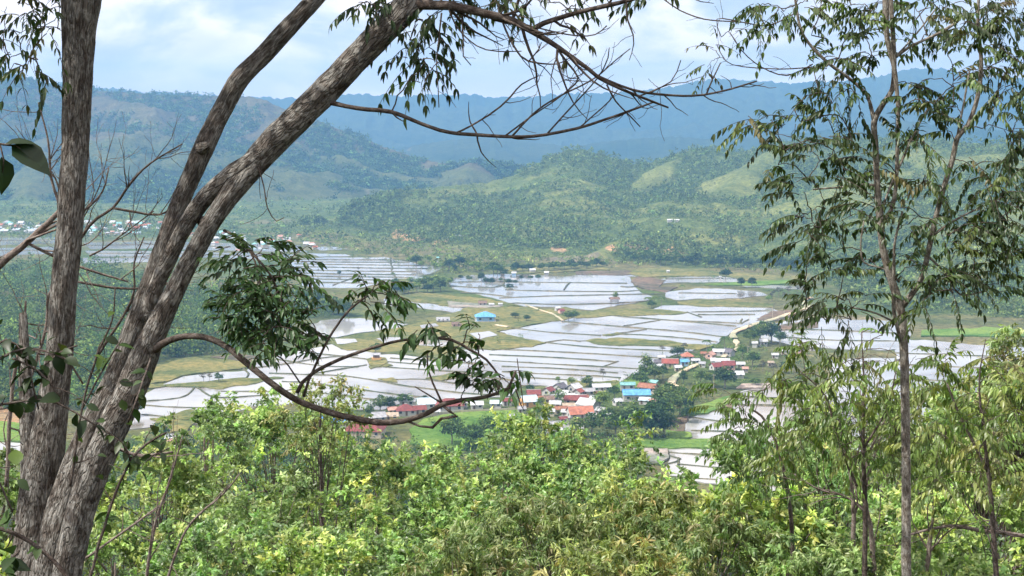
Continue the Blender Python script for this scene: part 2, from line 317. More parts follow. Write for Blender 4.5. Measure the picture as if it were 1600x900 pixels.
def hz(x, y, info=False):
    x = np.asarray(x, float); y = np.asarray(y, float)
    az = np.arctan2(x, y); r = np.hypot(x, y)
    z = -.45 + .3 * fbm(x / 40, y / 40, 3, 90); rd = np.zeros_like(z); which = np.zeros(z.shape, int); hh = np.zeros_like(z)
    u = (x * .8 + y * .6); v = (-x * .6 + y * .8)
    for k, R in enumerate(RANGES):
        te = np.interp(az, R['az'], R['te']) + (fbm(az * 900 / 2.2, az * 0 + R['seed'], 4, R['seed']) - .5) * R['wob'] * 3.2 / F
        rc = np.interp(az, R['az'], R['rc']); rb = np.interp(az, R['baz'], R['rb'])
        h = np.maximum(CZ + rc * te, 0); t = (r - rb) / (rc - rb); tc = np.clip(t, 0, 1)
        wl = 260.0 if R is not R_FAR else 620.0
        wx = (fbm(x / wl / 1.5, y / wl / 1.5, 3, R['seed'] + 40) - .5) * 1.2
        rg = ridged(u / wl * 1.1 + wx, v / wl * .55 + wx, 4, R['seed'] + 50)
        front = h * (tc ** R['power'] * .55 + .45 * tc ** 3)
        front = front + h * R['nz'] * (rg - .45) * np.sin(np.pi * np.clip(tc, 0, 1)) ** .8 * 1.4
        rgm = rg.copy()
        for (RR, pts, kk) in SPURS:
            if RR is not R: continue
            c = np.array(pts, float); a2, t2 = azel(c[:, 0], c[:, 1]); X = c[:, 2] * np.sin(a2); Y = c[:, 2] * np.cos(a2); Z = CZ + c[:, 2] * t2
            best = np.full(x.shape, -1e9)
            for q in range(len(c) - 1):
                dx, dy = X[q + 1] - X[q], Y[q + 1] - Y[q]; l2 = dx * dx + dy * dy
                s = np.clip(((x - X[q]) * dx + (y - Y[q]) * dy) / l2, 0, 1)
                d = np.hypot(x - X[q] - s * dx, y - Y[q] - s * dy) * (1 + .9 * (fbm(x / 90, y / 90, 3, 60 + q) - .5))
                sm = np.sqrt(d * d + 12 * 12) - 12
                best = np.maximum(best, Z[q] + s * (Z[q + 1] - Z[q]) - sm * kk)
            up = best > front; rgm = np.where(up, np.maximum(rgm, .55 + .45 * np.clip(1 - (best * 0 + (np.maximum(best - front, 0) < 4)), 0, 1)), rgm)
            front = np.maximum(front, best)
        front = front + (ridged(x / 70, y / 70, 3, R['seed'] + 70) - .5) * np.clip(tc * 8, 0, 1) * np.clip((1 - tc) * 8, 0, 1) * h * .13
        front = np.minimum(front, CZ + r * te - .6 * (1 - tc))
        zz = np.where(t < 1, front, h * np.exp(-((r - rc) / R['back']) ** 2)); zz = np.where(t <= 0, -5, zz)
        m = zz > z; z = np.where(m, zz, z); rd = np.where(m, rgm, rd); which = np.where(m, k + 1, which); hh = np.where(m, tc, hh)
    s = y + 10 * (fbm(x / 60, y / 60, 3, 7) - .5) * np.clip(np.abs(y) / 30, 0, 1)
    zn = CZ + np.interp(s, PROF_S, PROF_Z) + .5 * (fbm(x / 3, y / 3, 3, 8) - .5) + .00 * x
    m = zn > z; z = np.where(m, zn, z); which = np.where(m, 9, which)
    return (z, rd, which, hh) if info else z

def build_terrain():
    fa = np.radians(np.arange(-23, 23.01, .085)); oa = np.radians(np.concatenate([np.arange(-180, -23, 2.0), np.arange(24, 180, 2.0)]))
    az = np.sort(np.concatenate([fa, oa])); na = len(az)
    rr = np.concatenate([np.geomspace(.6, 480, 90, endpoint=False), np.arange(480, 1000, 9), np.arange(1000, 2250, 6.5), np.arange(2250, 4100, 11), np.arange(4100, 7000, 30), np.arange(7000, 9200, 300)])
    nr = len(rr); A, Rr = np.meshgrid(az, rr); x = Rr * np.sin(A); y = Rr * np.cos(A)
    z, rd, wh, hh = hz(x, y, True)
    # what grows where, plus cloud shadow in the left mountain's tone
    n1 = fbm(x / 55, y / 55, 4, 101); n2 = fbm(x / 14, y / 14, 4, 102); n3 = fbm(x / 180, y / 180, 3, 103)
    def lp(a, b, t): t = np.clip(t, 0, 1)[..., None]; return np.array(a) * (1 - t) + np.array(b) * t
    grass = lp((.125, .16, .052), (.185, .205, .07), (n1 - .3) * 2.2); shrub = lp((.085, .125, .042), (.13, .17, .055), n2)
    valley = lp((.095, .135, .045), (.19, .175, .085), (n1 - .35) * 3); valley = valley * (.75 + .5 * n2[..., None])
    hill_c = grass * sstep(.60, .84, rd + (n1 - .5) * .7)[..., None] + shrub * (1 - sstep(.60, .84, rd + (n1 - .5) * .7))[..., None]
    brown = lp((.10, .075, .05), (.15, .12, .075), n2)
    left_c = lp((.03, .052, .028), (.10, .115, .045), (rd - .45) * 3 + (n1 - .5)); bm = sstep(.45, .75, hh + (n3 - .5) * .6)[..., None] * .7  # left mountain cover colours darkened to stand for a cloud shadow
    left_c = left_c * (1 - bm) + brown * bm
    far_c = lp((.03, .055, .03), (.055, .075, .035), (rd - .4) * 3)
    near_c = lp((.035, .05, .018), (.08, .07, .035), n2)
    col = valley
    for k, c in ((1, far_c), (2, far_c), (3, left_c), (4, hill_c), (9, near_c)): col = np.where((wh == k)[..., None], c, col)
    ocher = lp((.42, .22, .11), (.55, .40, .25), n2)
    for (px, py, wx, wy, s, kind) in SOIL:
        g = at_ground(px, py); rx = wx / F * np.hypot(g[0], g[1]); el = (CZ - g[2]) / np.hypot(g[0], g[1]); ry = min(wy / F * np.hypot(g[0], g[1]) / max(el, .02), 45)
        a0 = math.atan2(g[0], g[1]); r0 = math.hypot(g[0], g[1]); dx = (A - a0) * r0; dy = Rr - r0
        d = np.hypot(dx / rx, dy / ry) + (n2 - .5) * 1.2; m = (1 - sstep(.7, 1.1, d))[..., None] * s
        c2 = ocher if kind == 0 else (lp((.17, .20, .045), (.22, .24, .07), n2) if kind == 1 else lp((.20, .17, .12), (.30, .25, .18), n2))
        col = col * (1 - m) + c2 * m
    V = np.concatenate([[[0, 0, float(hz(0, 0))]], np.stack([x, y, z], -1).reshape(-1, 3)]); C = np.concatenate([[near_c[0, 0]], col.reshape(-1, 3)])
    i = np.arange(nr - 1)[:, None] * na; j = np.arange(na)[None]; j2 = (j + 1) % na
    Fq = np.stack([i + j, i + na + j, i + na + j2, i + j2], -1).reshape(-1, 4) + 1
    mb = MB(); mb.add(V, Fq, C); jj = np.arange(na); mb.f.append(np.stack([jj * 0, jj + 1, (jj + 1) % na + 1], -1))
    m, nt = mat('ground_cover'); p = N(nt, 'ShaderNodeBsdfPrincipled'); p.inputs['Roughness'].default_value = 1; p.inputs['Specular IOR Level'].default_value = .05
    pos = objpos(nt); f1 = noise(nt, pos, .22, 8, .7); f2 = noise(nt, pos, .035, 5, .6)
    c = mul(nt, attr(nt, 'tint').outputs['Color'], ramp(nt, f1, [(.32, (.45, .5, .5)), (.5, (1, 1, 1)), (.68, (1.55, 1.45, 1.3))]))
    c = mul(nt, c, ramp(nt, f2, [(.35, (.75, .8, .8)), (.65, (1.25, 1.2, 1.15))])); L(nt, c, p.inputs['Base Color'])
    b = N(nt, 'ShaderNodeBump'); b.inputs['Strength'].default_value = 1; b.inputs['Distance'].default_value = 3.0; L(nt, f1, b.inputs['Height']); L(nt, b.outputs[0], p.inputs['Normal'])
    outp(nt, p.outputs[0])
    tag(mb.build('terrain', m, smooth=True), 'valley floor, green hills and blue mountains around the flooded fields', 'terrain', kind='structure')
def at_ground(px, py):
    """first point of the terrain under a pixel"""
    x, y, z = [float(v) for v in ray(px, py)]; n = math.hypot(x, y); r = np.concatenate([np.arange(300, 2600, 4.0), np.arange(2600, 7200, 12.0)])
    X, Y, Z = x / n * r, y / n * r, CZ + z / n * r; h = hz(X, Y); k = np.argmax(h >= Z)
    if not (h >= Z).any(): k = -1
    return np.array([X[k], Y[k], h[k]])
SOIL = [(622, 364, 9, 5, 1, 0), (634, 369, 6, 3, 1, 0), (650, 373, 16, 2, 1, 0), (690, 377, 18, 3, .9, 0), (735, 364, 60, 6, .6, 1), (868, 388, 9, 3, 1, 0), (878, 392, 9, 2, 1, 0), (955, 390, 9, 2.5, 1, 0), (998, 387, 20, 3.5, 1, 0), (1048, 392, 8, 3, 1, 0), (1040, 399, 24, 4, .8, 0), (1065, 401, 8, 3, .8, 0),
        (590, 322, 26, 12, .9, 1), (560, 332, 20, 6, .9, 1), (872, 374, 30, 5, .6, 1), (890, 406, 45, 5, .8, 2), (820, 402, 20, 4, .8, 1), (605, 292, 6, 2, .9, 2), (575, 300, 3, 4, .6, 2), (245, 168, 3, 2, .8, 2), (213, 193, 5, 4, .7, 2), (640, 234, 3, 1, .5, 2),
        (560, 374, 40, 5, .5, 1), (500, 362, 40, 5, .5, 1), (430, 345, 60, 6, .4, 2), (1350, 520, 55, 9, .8, 0), (1330, 500, 50, 6, .5, 2), (1190, 352, 25, 12, .4, 1), (1180, 300, 30, 8, .4, 1), (1540, 415, 30, 8, .6, 1), (10, 378, 60, 4, .4, 2), (170, 432, 40, 8, .8, 1), (20, 650, 60, 22, .8, 0)]
build_terrain()

# ------------------------------------------------------------------ flooded fields, banks, roads
mw, nw = mat('field_water'); pos = objpos(nw)
pw = N(nw, 'ShaderNodeBsdfPrincipled'); pw.inputs['Roughness'].default_value = .06; pw.inputs['IOR'].default_value = 1.6; pw.inputs['Specular IOR Level'].default_value = .9
L(nw, ramp(nw, noise(nw, pos, .012, 4, .6), [(.36, (.20, .16, .12)), (.48, (.36, .35, .34)), (.62, (.44, .43, .42))]), pw.inputs['Base Color'])
bw = N(nw, 'ShaderNodeBump'); bw.inputs['Strength'].default_value = .25; bw.inputs['Distance'].default_value = .05; L(nw, noise(nw, pos, .8, 3, .6), bw.inputs['Height']); L(nw, bw.outputs[0], pw.inputs['Normal'])
outp(nw, pw.outputs[0])
def field_mat(name, a, b, sc=.25):
    m, nt = mat(name); p = N(nt, 'ShaderNodeBsdfPrincipled'); p.inputs['Roughness'].default_value = 1; p.inputs['Specular IOR Level'].default_value = .05
    pos = objpos(nt); c = ramp(nt, noise(nt, pos, sc, 10, .75), [(.40, tuple(q * .8 for q in a)), (.6, b)])
    c = mul(nt, c, ramp(nt, noise(nt, pos, .03, 4, .6), [(.38, (.62, .75, .7)), (.5, (1, 1, 1)), (.62, (1.3, 1.15, 1.1))]))
    L(nt, c, p.inputs['Base Color']); bb = N(nt, 'ShaderNodeBump'); bb.inputs['Distance'].default_value = .4; L(nt, noise(nt, pos, 1.2, 5, .7), bb.inputs['Height']); L(nt, bb.outputs[0], p.inputs['Normal'])
    outp(nt, p.outputs[0]); return m
M_GRASS = field_mat('bank_grass', (.12, .15, .05), (.24, .22, .09)); M_RICE = field_mat('young_rice', (.12, .22, .045), (.18, .28, .065), .5)
M_MUD = field_mat('wet_mud', (.13, .10, .07), (.20, .16, .115)); M_BUND = field_mat('bund', (.09, .10, .06), (.17, .165, .11), .5)
M_ROAD = field_mat('dirt', (.52, .44, .30), (.66, .58, .42), .4); M_PALEMUD = field_mat('dry_mud', (.30, .26, .22), (.42, .38, .34), .3)
def poly(mb, pts, z, seed=0, jit=1.0, thick=.4):
    P = np.array(pts, float); P = np.concatenate([P, P[:1]]); out = []
    for a, b in zip(P[:-1], P[1:]):
        n = max(1, int(np.hypot(*(b - a)) / 6)); t = np.linspace(0, 1, n, endpoint=False)[:, None]; out.append(a + (b - a) * t)
    Q = np.concatenate(out); g = G(Q[:, 0], Q[:, 1], z)
    g[:, 0] += (fbm(g[:, 0] / 14, g[:, 1] / 14, 4, seed) - .5) * 9 * jit; g[:, 1] += (fbm(g[:, 0] / 14 + 50, g[:, 1] / 14, 4, seed + 3) - .5) * 26 * jit
    n = len(g); lo = g.copy(); lo[:, 2] -= thick; i = np.arange(n); j = (i + 1) % n
    mb.add(np.concatenate([g, lo]), np.stack([i, i + n, j + n, j], -1)); mb.f.append(i[None] + mb.n - 2 * n)
WATER = [
    [(130, 379), (250, 376), (360, 380), (470, 384), (480, 394), (380, 392), (240, 388), (140, 389)],
    [(-60, 372), (90, 370), (92, 380), (-60, 384)], [(130, 392), (260, 392), (460, 398), (440, 406), (330, 402), (140, 400)],
    [(-60, 388), (85, 386), (80, 396), (-60, 402)], [(130, 403), (240, 402), (236, 409), (130, 411)],
    [(490, 386), (520, 385), (545, 389), (500, 391)], [(480, 396), (540, 397), (548, 400), (500, 401)],
    [(455, 405), (520, 402), (600, 402), (640, 410), (690, 419), (672, 428), (640, 436), (600, 441), (560, 450), (500, 449), (470, 446), (462, 425)],
    [(620, 434), (665, 432), (660, 438), (622, 440)],
    [(695, 437), (730, 430), (790, 428), (850, 430), (880, 433), (905, 428), (960, 428), (985, 433), (990, 448), (1000, 456), (1020, 464), (1010, 470), (960, 478), (930, 484), (890, 481), (815, 477), (790, 470), (755, 462), (705, 450)],
    [(1020, 438), (1060, 432), (1120, 431), (1170, 436), (1150, 441), (1030, 442)], [(975, 428), (1000, 427), (998, 431), (972, 432)],
    [(1040, 456), (1090, 450), (1140, 452), (1190, 456), (1200, 461), (1160, 466), (1060, 468), (1040, 464)],
    [(1150, 443), (1200, 444), (1260, 448), (1258, 452), (1170, 449)],
    [(600, 467), (650, 471), (735, 483), (728, 489), (640, 480), (600, 476)],
    [(774, 493), (850, 489), (866, 498), (800, 500)], [(500, 500), (560, 498), (640, 507), (600, 515), (540, 524), (500, 530), (470, 520)],
    [(1034, 477), (1120, 479), (1200, 480), (1215, 486), (1180, 497), (1205, 503), (1150, 514), (1138, 524), (1125, 534), (1095, 545), (1040, 560), (1006, 575), (978, 592), (966, 604), (900, 608), (815, 600), (800, 616), (760, 622), (640, 624), (600, 640), (560, 638), (470, 632), (380, 640), (300, 665), (200, 668), (205, 640), (225, 615), (262, 598), (285, 588), (340, 582), (385, 577), (400, 566), (440, 556), (480, 545), (520, 538), (580, 548), (640, 557), (690, 564), (712, 560), (716, 546), (770, 548), (856, 536), (800, 526), (782, 518), (840, 507), (880, 498), (905, 491), (1000, 492)],
    [(1158, 607), (1300, 606), (1330, 640), (1260, 704), (1150, 695), (1080, 676), (1058, 671), (1075, 655), (1105, 634), (1142, 624)],
    [(1062, 678), (1120, 676), (1200, 684), (1200, 690), (1080, 686)],
    [(1045, 698), (1125, 700), (1250, 708), (1260, 775), (1120, 756), (1040, 742), (1035, 728), (1046, 714)],
    [(1200, 508), (1265, 497), (1420, 502), (1420, 548), (1300, 545), (1230, 538), (1185, 526)],
    [(1400, 530), (1640, 545), (1640, 720), (1400, 700)], [(1290, 562), (1398, 560), (1398, 700), (1310, 704), (1300, 600)], [(-60, 690), (80, 690), (80, 720), (-60, 720)],
]
wm = MB()
for k, p in enumerate(WATER): poly(wm, p, .05 + .004 * k, 200 + k, .6)
tag(wm.build('paddy_water', mw), 'sheets of still water flooding the rice fields', 'water', kind='structure')
GRASS = [
    [(505, 536), (525, 528), (560, 523), (600, 516), (640, 506), (670, 498), (700, 490), (735, 479), (800, 477), (850, 483), (885, 480), (905, 488), (900, 494), (860, 504), (830, 507), (785, 515), (775, 519), (800, 526), (856, 536), (810, 543), (770, 546), (722, 541), (716, 552), (700, 562), (640, 556), (580, 548)],
    [(905, 534), (950, 527), (1000, 530), (1050, 533), (1115, 541), (1090, 545), (1050, 541), (980, 538)],
    [(885, 488), (940, 482), (1000, 483), (1060, 485), (1075, 488), (1000, 492), (900, 495)],
    [(1060, 470), (1120, 469), (1210, 474), (1212, 480), (1120, 479), (1065, 477)],
    [(238, 572), (270, 565), (300, 559), (350, 560), (392, 568), (385, 576), (340, 580), (290, 586), (255, 598), (225, 600), (228, 585)],
    [(220, 600), (300, 597), (350, 595), (420, 588), (440, 590), (400, 600), (350, 608), (300, 606), (222, 606)],
    [(574, 572), (600, 566), (612, 570), (598, 574), (580, 577)], [(662, 590), (700, 583), (722, 584), (720, 590), (690, 594)],
    [(585, 593), (610, 590), (622, 594), (600, 597)], [(940, 523), (968, 520), (975, 523), (950, 526)],
    [(885, 594), (960, 594), (968, 604), (900, 607), (885, 605)], [(690, 460), (760, 466), (815, 478), (735, 482), (650, 470), (620, 462), (640, 455)],
    [(1040, 418), (1120, 424), (1260, 432), (1260, 444), (1180, 440), (1120, 430), (1000, 432), (980, 427), (1000, 420)],
    [(612, 436), (640, 435), (650, 441), (615, 444)], [(790, 418), (860, 410), (940, 412), (950, 420), (880, 424), (800, 428)],
    [(230, 655), (300, 640), (330, 650), (260, 680)],
]
pn = MB()
for k, p in enumerate([[(588, 529), (606, 526), (630, 527), (622, 533), (600, 536)], [(640, 533), (690, 528), (706, 533), (694, 541), (650, 539)], [(735, 520), (765, 517), (778, 524), (748, 530)], [(655, 508), (680, 505), (684, 509), (660, 512)], [(520, 530), (556, 529), (560, 534), (528, 536)]]): poly(pn, p, .62 + .004 * k, 250 + k, .5, .05)
tag(pn.build('pond', mw), 'small ponds lying in the olive grassy ground', 'water', kind='structure')
gm = MB()
for k, p in enumerate(GRASS): poly(gm, p, .45 + .006 * k, 300 + k, .85, .8)
tag(gm.build('grassy_ground', M_GRASS), 'olive grassy banks and islands between the flooded fields', 'ground', kind='structure')
def polys(name, mt, lst, z, seed, label, jit=.4):
    b = MB()
    for k, p in enumerate(lst): poly(b, p, z + .006 * k, seed + k, jit, .8)
    return tag(b.build(name, mt), label, 'field', kind='structure')
polys('rice_field', M_RICE, [[(960, 604), (985, 590), (1006, 584), (1012, 590), (1000, 608), (965, 607)], [(988, 688), (1040, 684), (1140, 688), (1200, 694), (1190, 706), (1120, 700), (1046, 700), (990, 696)], [(1042, 672), (1080, 674), (1080, 682), (1040, 684)],
    [(640, 672), (660, 655), (720, 644), (806, 640), (830, 660), (800, 690), (700, 705), (640, 690)], [(1110, 628), (1145, 618), (1150, 624), (1106, 646), (1060, 650), (1075, 636)], [(1440, 516), (1540, 511), (1640, 518), (1640, 525), (1440, 525)], [(-60, 660), (80, 660), (80, 688), (-60, 688)], [(1100, 444), (1160, 440), (1256, 436), (1256, 441), (1180, 446)]],
    .62, 400, 'bright green young rice and lawn beside the village')
polys('mud_flat', M_MUD, [[(1000, 430), (1040, 438), (1030, 448), (1060, 448), (1040, 456), (1000, 450), (985, 440)], [(1205, 486), (1235, 484), (1250, 490), (1215, 500), (1180, 500)], [(1046, 655), (1076, 650), (1066, 672), (1044, 672)], [(1108, 632), (1144, 622), (1142, 642), (1112, 642)],
    [(1215, 508), (1280, 500), (1280, 512), (1215, 516)], [(372, 553), (405, 556), (395, 566), (350, 560), (330, 556)], [(330, 440), (470, 450), (465, 456), (330, 448)], [(900, 424), (980, 422), (1010, 428), (960, 430), (900, 429)]], .30, 500, 'brown wet mud between the fields', .4)
polys('dry_field', M_PALEMUD, [[(985, 700), (1042, 702), (1046, 714), (1030, 722), (990, 712)], [(640, 532), (700, 528), (716, 534), (660, 538)], [(700, 470), (740, 474), (790, 478), (760, 481), (700, 478)], [(1160, 600), (1220, 598), (1220, 607), (1150, 606)]], .7, 560, 'pale dry mud patches', .4)
# raised bunds
def strip(mb, pts, wid, hgt, z0=0.0, seed=0, step=5, px=True, slope=.35):
    P = np.array(pts, float); g = G(P[:, 0], P[:, 1]) if px else P
    g[:, 2] = z0; Q, _ = smoothline(g, np.ones(len(g)), step) if len(g) > 2 else (np.linspace(g[0], g[-1], max(2, int(np.linalg.norm(g[-1] - g[0]) / step))), 0)
    T = unit(np.gradient(Q, axis=0)); Nn = np.stack([-T[:, 1], T[:, 0], T[:, 2] * 0], -1); ln = np.arange(len(Q)) * step
    wj = wid * (.75 + .6 * vnoise(ln / 9.0, ln * 0 + seed, seed)); hj = hgt * (.6 + .8 * vnoise(ln / 4.0, ln * 0 + seed + .5, seed + 1))
    Q = Q + Nn * ((fbm(ln / 30, ln * 0 + seed, 3, seed) - .5) * 2.5)[:, None]
    a = Q + Nn * wj[:, None] / 2; b = Q + Nn * wj[:, None] * slope / 2; c = Q - Nn * wj[:, None] * slope / 2; d = Q - Nn * wj[:, None] / 2
    b[:, 2] += hj; c[:, 2] += hj; V = np.stack([a, b, c, d], 1); n = len(Q); i = np.arange(n - 1)[:, None] * 4; j = np.arange(3)[None]
    mb.add(V.reshape(-1, 3), np.stack([i + j, i + 4 + j, i + 5 + j, i + 1 + j], -1).reshape(-1, 4))
B = []
def hl(x0, x1, ys, dy=0):
    for y in ys: B.append([(x0, y), ((x0 + x1) / 2, y + dy * .5 + .3), (x1, y + dy)])
hl(458, 640, [405.5, 409], 1); hl(460, 690, [412.5], 3); hl(462, 668, [417], 3); hl(462, 650, [422, 427], 3); hl(468, 640, [431.5, 436], 2); hl(470, 600, [441], 2)
B += [[(520, 446), (545, 437), (560, 432)], [(610, 403), (614, 425), (620, 440)]]
B += [[(700, 441), (780, 441), (980, 443)], [(700, 447), (760, 450), (788, 446)], [(788, 436), (786, 447), (800, 452)], [(790, 453), (850, 455), (960, 456), (1000, 454)], [(720, 457), (760, 460), (800, 465)], [(780, 466), (860, 463), (960, 461), (1040, 459)], [(800, 474), (880, 476), (960, 474), (1020, 470)], [(880, 453), (890, 443)], [(970, 448), (985, 449), (1000, 446)]]
B += [[(766, 546), (920, 553), (1002, 558), (1030, 560)], [(856, 536), (930, 543), (1049, 549), (1090, 551)], [(854, 536), (881, 532), (907, 534)], [(764, 555), (873, 560), (964, 566)], [(965, 565), (941, 574)], [(769, 564), (873, 570), (941, 573.5), (1004, 577)], [(784, 573), (873, 576.5), (966, 583)], [(784, 581.6), (854, 585), (930, 588), (970, 591)], [(820, 590), (885, 594)],
      [(798, 513), (866, 520), (939, 524.6)], [(881, 503), (939, 508.5), (1011, 514), (1060, 518), (1134, 527)], [(968, 522.7), (1013, 524.5), (1080, 530), (1120, 535)], [(975, 510), (1032, 501)], [(956, 523.6), (1011, 515)], [(1000, 497), (1060, 502), (1150, 510)], [(960, 494), (1030, 500), (1100, 503), (1160, 506)], [(1075, 488), (1095, 496)], [(1160, 499), (1158, 506), (1170, 500)], [(1080, 488), (1150, 487), (1200, 486)],
      [(1090, 492), (1180, 492)]]
B += [[(480, 586), (520, 580), (574, 571)], [(420, 584), (480, 586), (540, 588), (600, 597), (630, 603), (720, 614), (780, 618)], [(600, 574), (650, 577), (700, 580), (730, 582)], [(600, 565), (660, 570), (700, 573)], [(612, 594), (660, 593), (720, 600), (780, 606)], [(440, 597), (490, 600), (555, 608), (620, 617), (680, 623)], [(470, 612), (530, 618), (590, 626)], [(700, 586), (760, 590), (810, 596)], [(610, 560), (700, 566), (762, 570)], [(400, 575), (440, 570), (500, 560), (560, 556)], [(430, 562), (500, 572), (560, 574)], [(380, 577), (388, 584), (384, 592)], [(480, 552), (560, 560), (590, 566)],
      [(222, 628), (280, 622), (300, 612), (305, 605)], [(222, 633), (300, 638), (420, 636)], [(222, 648), (300, 655)], [(310, 606), (340, 622), (420, 618)], [(345, 612), (430, 612), (470, 606)]]
B += [[(1140, 619), (1200, 622), (1300, 624)], [(1142, 633), (1220, 635), (1300, 640)], [(1078, 652), (1120, 658), (1150, 662)], [(1080, 674), (1150, 676), (1220, 680)], [(1045, 707), (1100, 711), (1160, 717)], [(1060, 726), (1110, 730), (1170, 736)], [(1045, 746), (1120, 750)], [(995, 722), (1040, 726), (1062, 718), (1040, 712)], [(1063, 716), (1062, 728)],
      [(1200, 516), (1280, 516), (1420, 522)], [(1210, 526), (1300, 532), (1420, 534)], [(1400, 552), (1640, 560)], [(1400, 570), (1640, 580)], [(1400, 592), (1640, 604)]]
B += [[(135, 384), (240, 382), (360, 386)], [(135, 396), (300, 397), (440, 402)], [(-50, 377), (90, 375)], [(-50, 392), (84, 391)], [(300, 378), (310, 391)], [(1040, 436), (1130, 435)], [(1060, 458), (1150, 459)]]
bm_ = MB()
for k, p in enumerate(B):
    d = np.mean([G(q[0], q[1])[1] for q in p]); strip(bm_, p, .9 + d / 1300, .38 + d / 4500, .03, 600 + k, 4)
tag(bm_.build('earth_bank', M_BUND), 'narrow earth bunds dividing the flooded rice fields', 'bank', kind='structure')
rm = MB()
strip(rm, [(1268, 466), (1258, 469), (1254, 473), (1262, 480), (1250, 487), (1220, 496), (1190, 505), (1165, 513), (1148, 519), (1143, 525), (1147, 530)], 4.2, .5, .5, 1, 5, slope=.8)
strip(rm, [(1150, 532), (1150, 545), (1130, 560)], 3.2, .4, .5, 4, 4, slope=.8)
strip(rm, [(1092, 570), (1078, 576), (1062, 585), (1052, 593), (1052, 601), (1060, 606)], 3.6, .4, .5, 2, 4, slope=.8)
tag(rm.build('dirt_road', M_ROAD), 'pale dirt road curving along the right of the fields to the village', 'road', kind='structure')
pm = MB(); strip(pm, [(822, 478), (845, 486), (865, 493), (880, 503)], 1.6, .4, .6, 3, 4, slope=.8); strip(pm, [(795, 512), (780, 510), (776, 509)], 2.5, .4, .6, 5, 3, slope=.8)
tag(pm.build('footpath', M_ROAD), 'pale footpath crossing the grass bank towards a small house', 'path', kind='structure')

# ------------------------------------------------------------------ trees of the valley and the hills
PAL_MID = [(.075, .125, .045), (.10, .16, .05), (.14, .20, .06), (.06, .10, .045)]
PAL_DARK = [(.045, .08, .04), (.06, .10, .045), (.08, .125, .05)]
PAL_LIGHT = [(.13, .20, .055), (.17, .24, .07), (.21, .27, .08)]
PAL_HILL = [(.15, .20, .07), (.18, .23, .075), (.13, .185, .065), (.21, .25, .085)]
PAL_GREY = [(.10, .09, .075), (.14, .12, .10), (.08, .085, .06)]
def crown_cards(mb, rng, c, R, nclump, per, size, pal, wts=None, flat=.0, tpl=CARD, low=-.35, clump=.42):
    """leaf clumps spread through an uneven crown"""
    R = np.asarray(R, float); d = unit(rng.normal(0, 1, (nclump, 3)) + [0, 0, .25]); d[:, 2] = np.maximum(d[:, 2], low)
    q = d * (rng.uniform(.25, 1, (nclump, 1)) ** .5) * (.78 + .4 * rng.uniform(size=(nclump, 1)))
    cen = q * R + c; cs = clump * R.mean() * rng.uniform(.6, 1.15, nclump)
    e = unit(rng.normal(0, 1, (nclump, per, 3))) ; e[..., 2] = np.abs(e[..., 2]) * .9 - .25
    O = cen[:, None] + e * (cs[:, None, None] * rng.uniform(.55, 1, (nclump, per, 1)))
    D = unit(e + rng.normal(0, .6, e.shape) + [0, 0, -.3]); Nn = unit(e + rng.normal(0, .5, e.shape) + [0, 0, .5])
    cc = np.repeat(shades(rng, nclump, pal, wts or [1] * len(pal), .2), per, 0) * np.exp(rng.normal(0, .16, (nclump * per, 1)))
    place(mb, tpl, O.reshape(-1, 3), D.reshape(-1, 3), Nn.reshape(-1, 3), size * rng.uniform(.6, 1.3, nclump * per), cc); return cen
